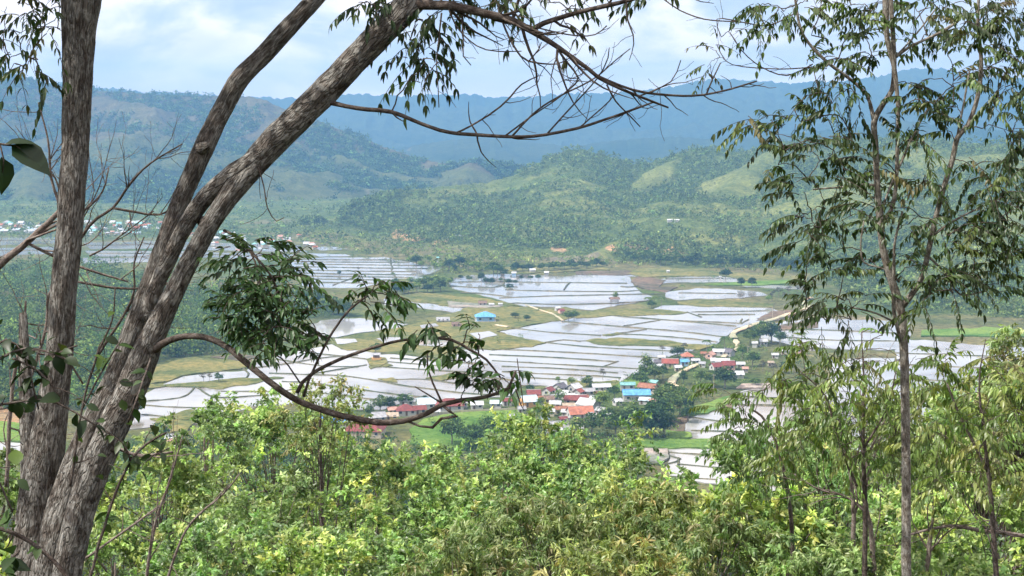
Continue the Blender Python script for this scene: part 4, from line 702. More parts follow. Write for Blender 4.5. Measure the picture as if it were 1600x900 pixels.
HS = [
    (702, 643, 52, .55, 2, 'hip', 'maroon', 'white', 'long white walled house under a maroon hip roof behind the lawn', 3.0), (665, 640, 34, .7, 8, 'gable', 'pale_blue', 'white', 'white house with pale blue roof left of the long maroon roofed house', 3.0), (633, 650, 36, .7, 6, 'hip', 'maroon', 'white', 'maroon hip roofed house with white posts in front, left part of the row', 2.8),
    (655, 648, 24, .7, 10, 'gable', 'maroon', 'cream', 'small maroon gabled house with yellowish wall between the row houses', 2.7), (636, 635, 30, .7, -5, 'hip', 'white', 'white', 'whitish hip roofed house at the back of the maroon roofed row', 2.9), (590, 660, 26, .8, 15, 'gable', 'grey', 'grey', 'grey roofed house at the left end of the village row', 2.6), (611, 657, 26, .5, 4, 'shed', 'tan', 'yellow', 'low building with yellow front below the maroon hip roof', 2.2),
    (522, 668, 46, .5, -6, 'gable', 'blue', 'white', 'bright blue roofed house peeping over the near tree tops', 3.0), (568, 684, 70, .6, -12, 'hip', 'maroon', 'cream', 'big reddish hip roofed house with pale ridge lines nearest the tree tops', 3.2), (560, 667, 46, .3, -6, 'shed', 'white', 'white', 'white flat roof behind the big reddish hip roof', 2.8),
    (826, 636, 30, .8, 20, 'gable', 'pale_blue', 'orange', 'house with pale blue gable roof and orange wall', 2.9), (834, 624, 26, .7, 5, 'gable', 'maroon', 'white', 'dark red gabled house behind the orange walled house', 2.8), (857, 619, 20, .9, 60, 'gable', 'maroon', 'white', 'dark red gabled house seen end on above the village', 3.0), (875, 614, 22, .9, 50, 'gable', 'dark', 'white', 'dark roofed house with white gable edge at the village back', 3.0),
    (881, 623, 20, .8, -20, 'gable', 'white', 'white', 'small white roofed house below the dark roofed gable', 2.5), (898, 614, 22, .8, 48, 'gable', 'white', 'grey', 'white roofed house with slanting gable at the village back', 2.9), (904, 621, 18, .9, 62, 'gable', 'red', 'white', 'red gabled house touching the long white roof', 3.0), (892, 627, 24, .5, -14, 'shed', 'white', 'white', 'low white lean-to roof in front of the red gable', 2.4),
    (919, 619, 26, .5, 10, 'gable', 'grey', 'white', 'pale grey long roof right of the red gable', 2.7), (940, 612, 34, .4, 12, 'gable', 'white', 'white', 'long white roof at the upper edge of the village', 2.7), (899, 633, 42, .45, 3, 'gable', 'maroon', 'cream', 'long dark maroon roof across the middle of the village', 2.8), (868, 638, 22, .6, -8, 'gable', 'white', 'white', 'low white roof left of the long dark maroon roof', 2.4),
    (858, 631, 20, .7, 0, 'gable', 'brown', 'pink', 'brownish roofed house below the dark red end gable', 2.5), (889, 641, 24, .5, 8, 'gable', 'tan', 'cream', 'small tan roof in front of the long dark maroon roof', 2.3), (920, 643, 36, .7, -32, 'gable', 'white', 'white', 'large white gabled house with steep slanting roof', 3.4), (877, 647, 26, .5, 5, 'gable', 'rust', 'cream', 'rust brown roof left of the large white gabled house', 2.5),
    (907, 656, 46, .65, 14, 'gable', 'orange', 'white', 'large ribbed orange red roof in the lower village', 3.0), (940, 650, 20, .7, -38, 'gable', 'grey', 'grey', 'grey roofed house right of the large white gable', 2.7), (949, 656, 14, .7, -38, 'shed', 'white', 'white', 'small white shed at the right corner of the lower village', 2.3), (890, 669, 20, .9, 50, 'gable', 'dark', 'white', 'dark grey gabled house below the ribbed orange roof', 2.8),
    (868, 671, 22, .6, 12, 'gable', 'grey', 'grey', 'blue grey roof at the lower left of the village', 2.5), (866, 680, 30, .5, 10, 'gable', 'white', 'white', 'lowest white roof of the village above the tree tops', 2.6), (905, 668, 22, .5, -6, 'shed', 'salmon', 'white', 'salmon roofed lean-to below the ribbed orange roof', 2.4), (799, 658, 13, .8, 20, 'gable', 'white', 'white', 'tiny white hut at the right edge of the lawn', 2.2),
    (981, 610, 28, .4, 6, 'gable', 'teal', 'white', 'grey teal roof behind the bright blue roof', 3.2), (995, 627, 50, .42, 8, 'gable', 'bright_blue', 'white', 'long bright blue roofed hall at the right side of the village', 3.6), (1013, 614, 34, .5, -24, 'gable', 'rust', 'cream', 'long rusty roof behind the bright blue hall', 3.0), (1020, 606, 18, .5, -28, 'shed', 'turquoise', 'white', 'turquoise edged roof behind the rusty roof', 3.2), (965, 634, 16, .9, 30, 'gable', 'white', 'white', 'white shed at the left foot of the bright blue hall', 2.3), (1008, 632, 22, .5, -12, 'shed', 'pale_blue', 'white', 'pale blue lean-to at the right foot of the blue hall', 2.3), (1019, 633, 12, .8, 15, 'gable', 'salmon', 'pink', 'tiny pinkish house below the pale blue lean-to', 2.2),
    (1048, 575, 30, .6, 0, 'gable', 'red', 'cream', 'long red roofed house at the left of the right hamlet', 3.0), (1075, 564, 22, .8, 10, 'hip', 'orange', 'grey', 'orange red hip roofed house in the right hamlet', 3.0), (1070, 572, 16, .7, 10, 'gable', 'bright_blue', 'blue', 'small bright blue house beside the orange red hip roof', 2.8), (1030, 572, 18, .6, 5, 'gable', 'dark', 'grey', 'purplish grey low roof at the left end of the right hamlet', 2.4), (1034, 564, 14, .5, 0, 'shed', 'white', 'white', 'thin white roof above the purplish grey roof', 2.4), (1030, 578, 20, .5, 22, 'shed', 'white', 'white', 'white lean-to below the purplish grey roof', 2.0),
    (1087, 569, 16, .5, 14, 'gable', 'white', 'white', 'small white roof right of the bright blue house', 2.4), (1111, 561, 16, .9, 64, 'gable', 'salmon', 'pink', 'pink walled gable facing the lane in the right hamlet', 2.8), (1124, 556, 22, .5, -6, 'gable', 'white', 'white', 'white roof right behind the pink walled gable', 2.8), (1140, 557, 18, .8, -30, 'gable', 'dark', 'grey', 'purple grey gabled house right of the pink walled house', 2.8), (1126, 571, 34, .35, 2, 'gable', 'white', 'white', 'long white roof above the maroon roofs of the right hamlet', 2.7), (1139, 578, 24, .7, 12, 'gable', 'maroon', 'pink', 'large maroon roofed house in the right hamlet', 3.0), (1120, 580, 20, .8, 30, 'gable', 'maroon', 'white', 'maroon gable with white edge in front of the long white roof', 2.8), (1158, 575, 16, .6, 5, 'gable', 'white', 'white', 'white roof at the right end of the maroon roofs', 2.4), (1153, 591, 24, .6, 10, 'gable', 'white', 'grey', 'white shed alone below the maroon roofed houses', 2.2), (1115, 566, 10, .6, 0, 'shed', 'white', 'white', 'very small white lean-to left of the long white roof', 2.0),
    (1180, 543, 11, .7, 0, 'shed', 'white', 'white', 'small white metal roof left of the arched white roof', 3.0), (1193, 541, 15, .7, 20, 'gable', 'white', 'grey', 'arched looking white metal roof in front of the grove', 3.4), (1228, 554, 18, .6, -4, 'gable', 'white', 'cream', 'white roofed house at the far right of the hamlet', 2.6), (1246, 552, 18, .6, 4, 'gable', 'rust', 'pink', 'rusty roofed house next to the far right white roof', 2.6), (1272, 548, 14, .7, 10, 'gable', 'white', 'white', 'white walled house half hidden by the slender tree leaves', 2.6),
    (713, 511, 18, .5, 4, 'gable', 'brown', 'pink', 'low pinkish building left of the blue pavilion', 2.2), (692, 504, 24, .5, 4, 'shed', 'grey', 'grey', 'pale flat roofed shed in the grassy fields', 1.8), (877, 491, 11, .8, 30, 'gable', 'maroon', 'pink', 'small dark red gable house at the end of the footpath', 2.8), (871, 487, 10, .7, 30, 'gable', 'white', 'white', 'tiny white roof behind the small dark red gable', 3.0), (754, 478, 16, .6, 0, 'gable', 'brown', 'white', 'brown roofed hut among bushes above the grass bank', 2.4), (768, 479, 10, .5, 4, 'shed', 'white', 'white', 'white hut right of the brown roofed hut', 2.0), (782, 479, 8, .6, 4, 'gable', 'white', 'white', 'small pale hut furthest right above the grass bank', 2.2),
    (803, 431, 9, .7, 0, 'gable', 'white', 'blue', 'white roofed hut among the far trees at the water edge', 2.8), (832, 426, 11, .6, 10, 'gable', 'white', 'white', 'white hut at the right of the far huts', 2.8), (854, 430, 9, .7, 0, 'gable', 'white', 'grey', 'pale hut on the shore right of the far huts', 2.6), (785, 430, 8, .7, -10, 'gable', 'tan', 'cream', 'tan hut left of the far white hut', 2.6), (1044, 427, 6, .9, 20, 'gable', 'white', 'white', 'tiny white hut alone in the far green field', 2.4), (1126, 436, 5, .8, 0, 'gable', 'white', 'white', 'tiny white wall under the lone round tree', 2.2),
    (719, 374, 16, .5, 0, 'gable', 'white', 'white', 'white roofed farm beside the red earth road at the hill foot', 3.2), (771, 375, 9, .6, 0, 'gable', 'white', 'white', 'small white roof right of the hill foot farm', 3.0), (1047, 348, 10, .5, 4, 'gable', 'white', 'white', 'left of two pale roofs halfway up the green hill', 3.0), (1058, 348, 9, .5, -4, 'gable', 'white', 'white', 'right of two pale roofs halfway up the green hill', 3.0), (684, 410, 5, .9, 0, 'gable', 'turquoise', 'white', 'tall narrow white hut behind the left flooded field', 5.0),
    (262, 704, 34, .6, 24, 'gable', 'salmon', 'white', 'salmon roofed house at lower left behind the hanging leaves', 2.8), (268, 694, 26, .6, -20, 'gable', 'white', 'white', 'white roofed house above the salmon roofed house', 2.8), (1410, 566, 16, .6, 0, 'gable', 'white', 'white', 'white roofed hut in the right water behind the slender trunk', 2.5),
    (815, 646, 16, .7, 10, 'gable', 'grey', 'white', 'small grey roof under the orange walled house', 2.4), (846, 630, 16, .7, -12, 'gable', 'rust', 'cream', 'small rust roof between the dark red gables', 2.5), (866, 627, 15, .7, 30, 'gable', 'white', 'white', 'small white roof under the dark red end gable', 2.4), (912, 628, 18, .6, 20, 'gable', 'rust', 'cream', 'rusty roof right below the pale grey long roof', 2.5), (929, 630, 16, .7, -20, 'gable', 'white', 'grey', 'white roof tucked under the long white roof', 2.5), (935, 622, 15, .7, 10, 'gable', 'maroon', 'white', 'small maroon roof below the long white roof', 2.5), (912, 637, 14, .7, -10, 'gable', 'white', 'white', 'white roof touching the top of the large white gable', 2.4),
    (885, 651, 18, .6, -12, 'gable', 'white', 'cream', 'white roof between the rust brown roof and the ribbed orange roof', 2.4), (925, 656, 16, .7, 25, 'gable', 'white', 'grey', 'white roof at the right end of the ribbed orange roof', 2.4), (932, 661, 12, .8, -30, 'gable', 'grey', 'grey', 'little grey roof at the lower right of the ribbed orange roof', 2.3), (880, 662, 16, .7, 15, 'gable', 'maroon', 'white', 'small maroon roof at the lower left of the ribbed orange roof', 2.4), (860, 650, 18, .6, -6, 'gable', 'white', 'cream', 'white roof left of the rust brown roof', 2.4), (848, 644, 14, .8, 20, 'gable', 'orange', 'white', 'small orange roof at the left side of the village', 2.3), (852, 662, 16, .7, 6, 'gable', 'pale_blue', 'white', 'pale blue roof above the blue grey roof', 2.4), (880, 678, 14, .7, -15, 'gable', 'grey', 'white', 'small grey roof beside the lowest white roof', 2.3), (905, 676, 15, .7, 10, 'gable', 'white', 'grey', 'white roof right of the dark grey gable', 2.3),
    (612, 648, 18, .7, 14, 'gable', 'salmon', 'cream', 'salmon roof behind the grey roof of the row', 2.5), (680, 650, 18, .6, 0, 'gable', 'white', 'white', 'white roof in front of the pale blue roofed house', 2.3), (724, 637, 16, .7, -6, 'gable', 'grey', 'white', 'grey roof at the right end of the long maroon roof', 2.5), (745, 640, 24, .6, 4, 'gable', 'white', 'white', 'white roofed house half hidden behind the hanging leaves', 2.6), (775, 638, 22, .6, -4, 'gable', 'pale_blue', 'white', 'pale blue roofed house behind the hanging leaf tips', 2.6), (792, 634, 18, .7, 8, 'gable', 'maroon', 'white', 'maroon roofed house just left of the orange walled house', 2.6),
    (1060, 580, 14, .7, 12, 'gable', 'white', 'cream', 'white roof below the long red roofed house', 2.3), (1100, 558, 12, .7, 0, 'gable', 'rust', 'cream', 'rust roof left of the pink walled gable', 2.3), (1098, 574, 13, .7, -10, 'gable', 'grey', 'white', 'grey roof left of the maroon gable', 2.3), (1165, 582, 12, .7, 8, 'gable', 'salmon', 'cream', 'salmon roof right of the lone white shed', 2.3), (1212, 560, 13, .6, 0, 'gable', 'white', 'white', 'small white roof in the gardens left of the far right white roof', 2.3),
    (1205, 572, 12, .6, 10, 'gable', 'tan', 'cream', 'tan roof in the gardens right of the hamlet', 2.2),
]
for (px, py, w, ra, rot, kd, rf, wl, lab, hw_) in HS: house(px, py, w, ra, rot, kd, rf, wl, lab, V1 if 560 < px < 1290 and py > 540 else None, hw_, small=w < 12)
# far town under the left mountain
rt = random.Random(9)
TOWN = []
for (x0, x1, y0, y1, n) in ((-10, 88, 350, 366, 26), (135, 250, 348, 368, 44), (255, 285, 362, 378, 6), (300, 370, 366, 384, 14), (372, 480, 370, 388, 18), (480, 530, 384, 392, 4)):
    for k in range(n): TOWN.append((rt.uniform(x0, x1), rt.uniform(y0, y1)))
TOWN.sort(); CNT = {}
for (px, py) in TOWN:
    rf = rt.choices(['white', 'turquoise', 'orange', 'pale_blue', 'grey', 'salmon'], [11, 3, 4, 3, 2, 2])[0]; CNT[rf] = CNT.get(rf, 0) + 1
    house(px, py, rt.uniform(7, 13), rt.uniform(.5, .9), rt.uniform(-40, 40), rt.choice(['gable', 'hip', 'gable']), rf, rt.choice(['white', 'cream', 'white']), ORD[CNT[rf] - 1] + ' ' + rf.replace('_', ' ') + ' roofed house from the left in the far town', rf.replace('_', ' ') + ' roofed houses of the far town', 2.6, small=True)
# blue hipped pavilion, islet hut, stilt platforms, wall, poles
def pavilion():
    g = G(758, 503); e = empty('pavilion', (g[0], g[1] + 4, .5), .05); b = MB()
    X, Yy, lo = 7.0, 6.0, 3.0; b.add([[-X, -Yy, lo], [X, -Yy, lo], [X, Yy, lo], [-X, Yy, lo], [-1.2, 0, lo + 2.9], [1.2, 0, lo + 2.9]], [[0, 1, 5, 4], [2, 3, 4, 5], [0, 3, 2, 1]]); b.add([[X, -Yy, lo], [X, Yy, lo], [1.2, 0, lo + 2.9]], [[0, 1, 2]]); b.add([[-X, Yy, lo], [-X, -Yy, lo], [-1.2, 0, lo + 2.9]], [[0, 1, 2]])
    r = b.build('roof', ROOF['bright_blue'], e); b = MB(); b.box((0, 0, lo + 2.95), (2.8, .4, .2)); b.build('ridge_cap', ROOF['pale_blue'], r)
    b = MB(); b.box((0, .4, 1.2), (11.5, 9.6, 2.6)); b.build('wall', WALL['blue'], e); b = MB(); b.box((0, 0, -.25), (14, 12, .5)); b.build('floor', WALL['grey'], e)
    for x in (-6.3, -2.1, 2.1, 6.3):
        for y in (-5.3, 5.3): b = MB(); b.box((x, y, 1.5), (.28, .28, 3)); b.build('post', WALL['white'], e)
    for x in (-3.5, 3.5): b = MB(); b.box((x, -4.43, 1.5), (1.6, .08, 1.2)); b.build('window', M_WINDOW, e)
    tag(e, 'pavilion with a bright blue hipped roof in the grassy fields', 'pavilion')
pavilion()
def islet():
    b = MB(); poly(b, [(573, 560), (590, 556), (604, 559), (606, 566), (596, 572), (578, 571)], .8, 900, .3, 1.0); tag(b.build('islet', M_GRASS), 'small grassy islet in the flooded fields', 'ground', kind='structure')
    g = G(588, 564); e = empty('islet_hut', (g[0], g[1], .8), .1); b = MB(); b.box((0, 0, .5), (5.2, 3.6, 1.2)); b.build('base', WALL['orange'], e)
    b = MB(); b.box((0, .2, 2.0), (3.6, 2.6, 1.8)); b.build('wall', WALL['wood'], e); b = MB()
    for sg in (-1, 1): b.add([[-2.4, sg * 2, 2.7], [2.4, sg * 2, 2.7], [2.4, 0, 3.7], [-2.4, 0, 3.7], [-2.4, sg * 2, 2.8], [2.4, sg * 2, 2.8], [2.4, 0, 3.8], [-2.4, 0, 3.8]], [[0, 1, 2, 3], [4, 5, 6, 7], [0, 1, 5, 4], [1, 2, 6, 5], [3, 0, 4, 7]])
    b.build('roof', ROOF['grey'], e); b = MB(); b.box((-.3, -1.12, 1.9), (.9, .08, 1.6)); b.build('door', M_DOOR, e); tag(e, 'brown hut with orange base on the grassy islet', 'hut')
islet()
def stilt(px, py, s, label):
    g = G(px, py); e = empty('stilt_platform', (g[0], g[1], -.2), .2)
    for x in (-2, 2):
        for y in (-1.2, 1.2): b = MB(); tube(b, [[x, y, 0], [x, y, 3.4]], [.12, .1], 6); b.build('post', M_TWIG, e)
    b = MB(); b.box((0, 0, 2.2), (4.6, 3, .2)); b.build('platform', WALL['wood'], e); b = MB()
    for sg in (-1, 1): b.add([[-2.8, sg * 2, 3.2], [2.8, sg * 2, 3.2], [2.8, 0, 4.3], [-2.8, 0, 4.3], [-2.8, sg * 2, 3.4], [2.8, sg * 2, 3.4], [2.8, 0, 4.5], [-2.8, 0, 4.5]], [[0, 1, 2, 3], [4, 5, 6, 7], [0, 1, 5, 4], [3, 0, 4, 7], [1, 2, 6, 5]])
    b.build('roof', ROOF['brown'], e); e.scale = (s,) * 3; tag(e, label, 'platform')
stilt(960, 476, 1.3, 'dark thatched stilt shelter in the far flooded field beside the tiny islet tree')
def wall_line(pts, label):
    b = MB()
    for a, c in zip(pts[:-1], pts[1:]):
        A, C = G(*a), G(*c); d = C - A; n = max(1, int(np.linalg.norm(d) / 3))
        for k in range(n):
            m = A + d * (k + .5) / n; b.box((m[0], m[1], .75 + .0), (np.linalg.norm(d) / n - .06, .22, 1.5), math.atan2(d[1], d[0]))
    o = b.build('boundary_wall', WALL['cream']); tag(o, label, 'wall')
wall_line([(640, 655), (680, 650), (720, 646), (760, 644), (815, 642)], 'low cream wall running along the top of the lawn')
def pole(px, py, h, label, group=None):
    g = G(px, py); e = empty('utility_pole', (g[0], g[1], 0)); b = MB(); tube(b, [[0, 0, -.3], [0, 0, h]], [.16, .11], 8); b.build('shaft', WALL['cream'], e)
    b = MB(); b.box((0, 0, h - .5), (1.8, .12, .12)); b.build('crossarm', WALL['grey'], e)
    for x in (-.8, 0, .8): b = MB(); tube(b, [[x, 0, h - .44], [x, 0, h - .2]], [.07, .05], 6); b.build('insulator', WALL['white'], e)
    tag(e, label, 'pole', group)
for (x, y, h, l) in [(1257, 484, 9, 'pole at the upper bend of the dirt road'), (1250, 488, 9, 'second pole down from the upper bend of the dirt road'), (1225, 495, 9, 'pole on the straight of the dirt road right of the lone bush'), (1207, 500, 9, 'tallest looking pole midway along the dirt road'), (1170, 513, 9, 'pole just above the lower end of the dirt road'), (1150, 519, 8, 'pole at the lower end of the dirt road'), (1168, 566, 9, 'pale pole in the gardens right of the hamlet roofs'), (1115, 613, 9, 'pole beside the brown pool below the hamlet'), (1075, 580, 7, 'pole at the lane through the right hamlet'), (722, 648, 8, 'pole by the lawn wall in front of the long maroon roof')]:
    pole(x, y, h, l, 'poles along the road')

# ------------------------------------------------------------------ the near trees
def wpath(pts, step=.06, rng=None, wob=0.0):
    """control points (px, py, distance, width in photo pixels) -> smooth line and radii in metres"""
    P = np.array([at(p[0], p[1], p[2]) for p in pts]); R = np.array([p[3] * p[2] / F / 2 for p in pts])
    return smoothline(P, R, step, rng, wob)
def twigs(mb, rng, P, R, n, length, depth=2, sides=4, down=.0, spread=.8, nodes=None, t0=.15, thin=.5):
    if len(P) < 4: return
    T = unit(np.gradient(P, axis=0))
    for k in range(n):
        i = int(rng.uniform(t0, .98) * (len(P) - 1)); L_ = length * rng.uniform(.4, 1.2); d = unit(T[i] * rng.uniform(.3, 1) + rng.normal(0, spread, 3) * [1, .5, 1] + [0, 0, -down])
        m = 7; Q = [P[i]]; dd = d.copy()
        for q in range(m): dd = unit(dd + rng.normal(0, .16, 3) + [0, 0, .05 - down * .1]); Q.append(Q[-1] + dd * L_ / m)
        Q = np.array(Q); r0 = min(R[i] * .6, .006 + L_ * .006) * (thin * 2); RR = np.linspace(r0, max(.0011, r0 * .25), len(Q)); tube(mb, Q, RR, sides, cap=False)
        if nodes is not None: nodes.append((Q[-1], unit(Q[-1] - Q[-2])))
        if depth > 1: twigs(mb, rng, Q, RR, int(rng.integers(2, 5)), L_ * .55, depth - 1, 3, down, spread, nodes)
def fronds(leaf, stalk, rng, O, D, length, size, npair, pal, wts=None, hang=.55, tpl=LEAFLET, wid=1.0, dn=(.25, .75)):
    """drooping feather-like leaves: a thin stalk with pairs of hanging leaflets"""
    for o, d in zip(O, D):
        Ln = length * rng.uniform(.7, 1.25); d = unit(d); s = np.linspace(0, 1, 9); P = o + d * (s[:, None] * Ln) + np.array([0, 0, -1.]) * (hang * Ln * s ** 1.8)[:, None]
        tube(stalk, P, np.linspace(.0026, .0012, 9), 3, cap=False); n = int(max(3, npair + rng.integers(-2, 2))); t = np.linspace(.2, 1, n)
        Q = np.stack([np.interp(t, s, P[:, a]) for a in range(3)], -1); T = unit(np.gradient(Q, axis=0)); side = unit(np.cross(T, [0, 0, 1.]))
        base = shades(rng, 1, pal, wts)[0]
        for sg in (-1, 1):
            dirn = side * sg * rng.uniform(.45, .8) + T * rng.uniform(.35, .75) + np.array([0, 0, -1.]) * rng.uniform(*dn) + rng.normal(0, .16, Q.shape)
            place(leaf, tpl, Q, dirn, np.array([0, 0, 1.]) + side * sg * .5 + rng.normal(0, .3, Q.shape), size * rng.uniform(.75, 1.15, n) * (1 - .25 * t * rng.uniform(0, 1)), base * np.exp(rng.normal(0, .16, (n, 1))), wid)
        place(leaf, tpl, Q[-1:], T[-1:] + [0, 0, -.3], np.array([[0, 0, 1.]]), size, base)
def grow(mb, rng, nodes, targets, wid=.004, sag=.05):
    """branchlets from the nearest existing wood to each leaf position"""
    nodes = [np.array(n) for n in nodes]; out = []
    arr = np.array(nodes); tg = sorted(targets, key=lambda t: np.min(np.linalg.norm(arr - t, axis=1)))
    for t in tg:
        arr = np.array(nodes); i = int(np.argmin(np.linalg.norm(arr - t, axis=1) + .25 * np.abs(arr[:, 2] - t[2] + .1))); a = arr[i]; d = t - a; ln = np.linalg.norm(d)
        s = np.linspace(0, 1, 9)[:, None]; P = a + d * s + np.array([0, 0, 1.]) * (np.sin(s * np.pi) * ln * .14) + rng.normal(0, .012, (9, 3)) * (ln ** .5) * np.sin(s * np.pi)
        tube(mb, P, np.linspace(wid * (.7 + ln), wid * .4, 9), 4, cap=False)
        for q in (4, 6, 8): nodes.append(P[q])
        out.append((t, unit(P[-1] - P[-3])))
    return out
def cluster_fronds(leaf, stalk, rng, ends, per, length, size, npair, pal, wts=None, hang=.55, tpl=LEAFLET, wid=1.0, dn=(.25, .75)):
    for t, d in ends:
        n = per + int(rng.integers(-1, 2)); O = t + rng.normal(0, .03, (n, 3)); D = unit(d) * .7 + rng.normal(0, .75, (n, 3)) * [1, 1, .35] + [0, 0, .15]
        fronds(leaf, stalk, rng, O, D, length, size, npair, pal, wts, hang, tpl, wid, dn)

PAL_NEAR = [(.032, .062, .020), (.045, .082, .024), (.062, .105, .030), (.085, .13, .032), (.10, .10, .035)]
PAL_HANG = [(.045, .095, .03), (.06, .12, .036), (.08, .15, .04)]
# --- the big forked tree on the left
def forked_tree():
    rng = np.random.default_rng(21); base = at(70, 930, 6.6); base[2] = float(hz(base[0], base[1])); e = empty('forked_tree', tuple(base)); org = tuple(base)
    tr = MB(); Y = 6.6
    def stem(pts, sides=22, rough=.13, seed=0):
        P, R = wpath(pts, .025, rng, .02); tube(tr, P, R, sides, rough, seed); return P, R
    zb = at(50, 1010, 6.6)
    A = stem([(38, 1080, 6.5, 86), (44, 960, 6.5, 78), (55, 860, 6.5, 72), (64, 760, 6.5, 62), (82, 640, 6.5, 48), (94, 540, 6.5, 41), (101, 440, 6.5, 40), (111, 330, 6.55, 40), (118, 220, 6.6, 41), (121, 120, 6.6, 45), (123, 50, 6.6, 50), (128, -10, 6.6, 60), (140, -80, 6.7, 60), (150, -200, 6.8, 50)], 26, .13, 1)
    stem([(132, -20, 6.6, 40), (158, -110, 6.5, 34), (205, -240, 6.4, 24)], 14, .12, 7)
    stem([(104, -30, 6.6, 34), (84, -120, 6.7, 28), (40, -260, 6.9, 18)], 14, .12, 8)
    stem([(30, 1060, 6.6, 40), (38, 940, 6.6, 38), (46, 820, 6.62, 36), (48, 720, 6.65, 32), (43, 640, 6.7, 26), (38, 560, 6.8, 18), (36, 490, 6.9, 12)], 14, .10, 2)
    B1 = stem([(60, 1080, 6.4, 72), (72, 940, 6.4, 66), (92, 830, 6.4, 58), (118, 740, 6.42, 50), (152, 655, 6.45, 46), (184, 590, 6.5, 42), (210, 520, 6.5, 39), (238, 444, 6.5, 35), (262, 372, 6.55, 30), (288, 300, 6.6, 29), (320, 228, 6.6, 32), (346, 174, 6.65, 29), (374, 124, 6.65, 29), (410, 88, 6.7, 29), (450, 44, 6.7, 28), (492, -2, 6.75, 27), (540, -60, 6.8, 24), (600, -140, 6.9, 19)], 24, .15, 3)
    stem([(90, 1000, 6.3, 44), (104, 900, 6.3, 46), (124, 810, 6.3, 46), (150, 730, 6.3, 46), (180, 660, 6.3, 48), (206, 605, 6.3, 47), (230, 548, 6.3, 42), (252, 500, 6.3, 35), (278, 444, 6.3, 30), (305, 392, 6.3, 29), (332, 346, 6.3, 29), (360, 304, 6.32, 32), (392, 262, 6.35, 39), (432, 216, 6.35, 43), (478, 172, 6.35, 43), (520, 130, 6.35, 43), (556, 92, 6.35, 41), (592, 56, 6.35, 41), (628, 18, 6.35, 44), (668, -30, 6.4, 48), (730, -110, 6.5, 38)], 26, .17, 4)
    stem([(228, 500, 6.45, 24), (243, 450, 6.45, 25), (264, 405, 6.45, 24), (288, 356, 6.42, 25), (312, 320, 6.4, 26), (338, 292, 6.36, 28), (368, 270, 6.34, 32), (400, 246, 6.33, 26)], 18, .17, 5)
    for (x, y, r) in ((316, 232, 11), (316, 346, 9)):    # burls and broken stubs
        P, R = wpath([(x, y, 6.45, r * 2.0), (x + r * .7, y - r * .3, 6.38, r * 1.2), (x + r * 1.1, y - r * .5, 6.36, r * .7)], .02); tube(tr, P, R, 10, .2, int(x))
    tr.build('trunk', M_BARK, e, True, org).location = (0, 0, 0)
    bough = MB(); N0 = []
    def limb(pts, sides=8, rough=.08, seed=0, tw=0, tl=.3, dep=2, mb=None, step=.04):
        P, R = wpath(pts, step, rng, .12); tube(mb or bough, P, R, sides, rough, seed); N0.extend(P[::3])
        if tw: twigs(dead, rng, P, R, tw, tl, dep, 4, .0, .55)
        return P, R
    dead = MB()
    # upper right boughs
    limb([(640, 4, 6.35, 22), (672, 8, 6.3, 15), (710, 10, 6.25, 14), (760, 22, 6.2, 13), (800, 32, 6.2, 12), (830, 48, 6.2, 10), (872, 74, 6.2, 8), (920, 108, 6.2, 6.5), (935, 121, 6.2, 6), (968, 138, 6.2, 5), (1012, 156, 6.25, 4), (1044, 168, 6.3, 3)], tw=14, tl=.34)
    limb([(828, 48, 6.2, 9), (850, 36, 6.2, 8), (900, 20, 6.15, 7), (950, 8, 6.1, 7), (995, -3, 6.0, 6), (1060, -30, 6.0, 5)], tw=6, tl=.25)
    limb([(935, 119, 6.2, 4), (970, 134, 6.2, 4), (1010, 145, 6.2, 4), (1080, 150, 6.25, 3.5), (1130, 142, 6.3, 3), (1182, 127, 6.4, 2.5)], tw=7, tl=.2, dep=1)
    limb([(508, 158, 6.35, 9), (540, 166, 6.3, 7), (575, 171, 6.3, 7), (612, 175, 6.3, 7), (660, 194, 6.3, 6), (702, 207, 6.3, 6), (762, 212, 6.3, 5.5), (832, 213, 6.3, 5), (900, 201, 6.3, 4.5), (942, 188, 6.3, 4), (992, 170, 6.3, 3.5), (1020, 160, 6.3, 2.5)], seed=3, tw=5, tl=.16, dep=1)
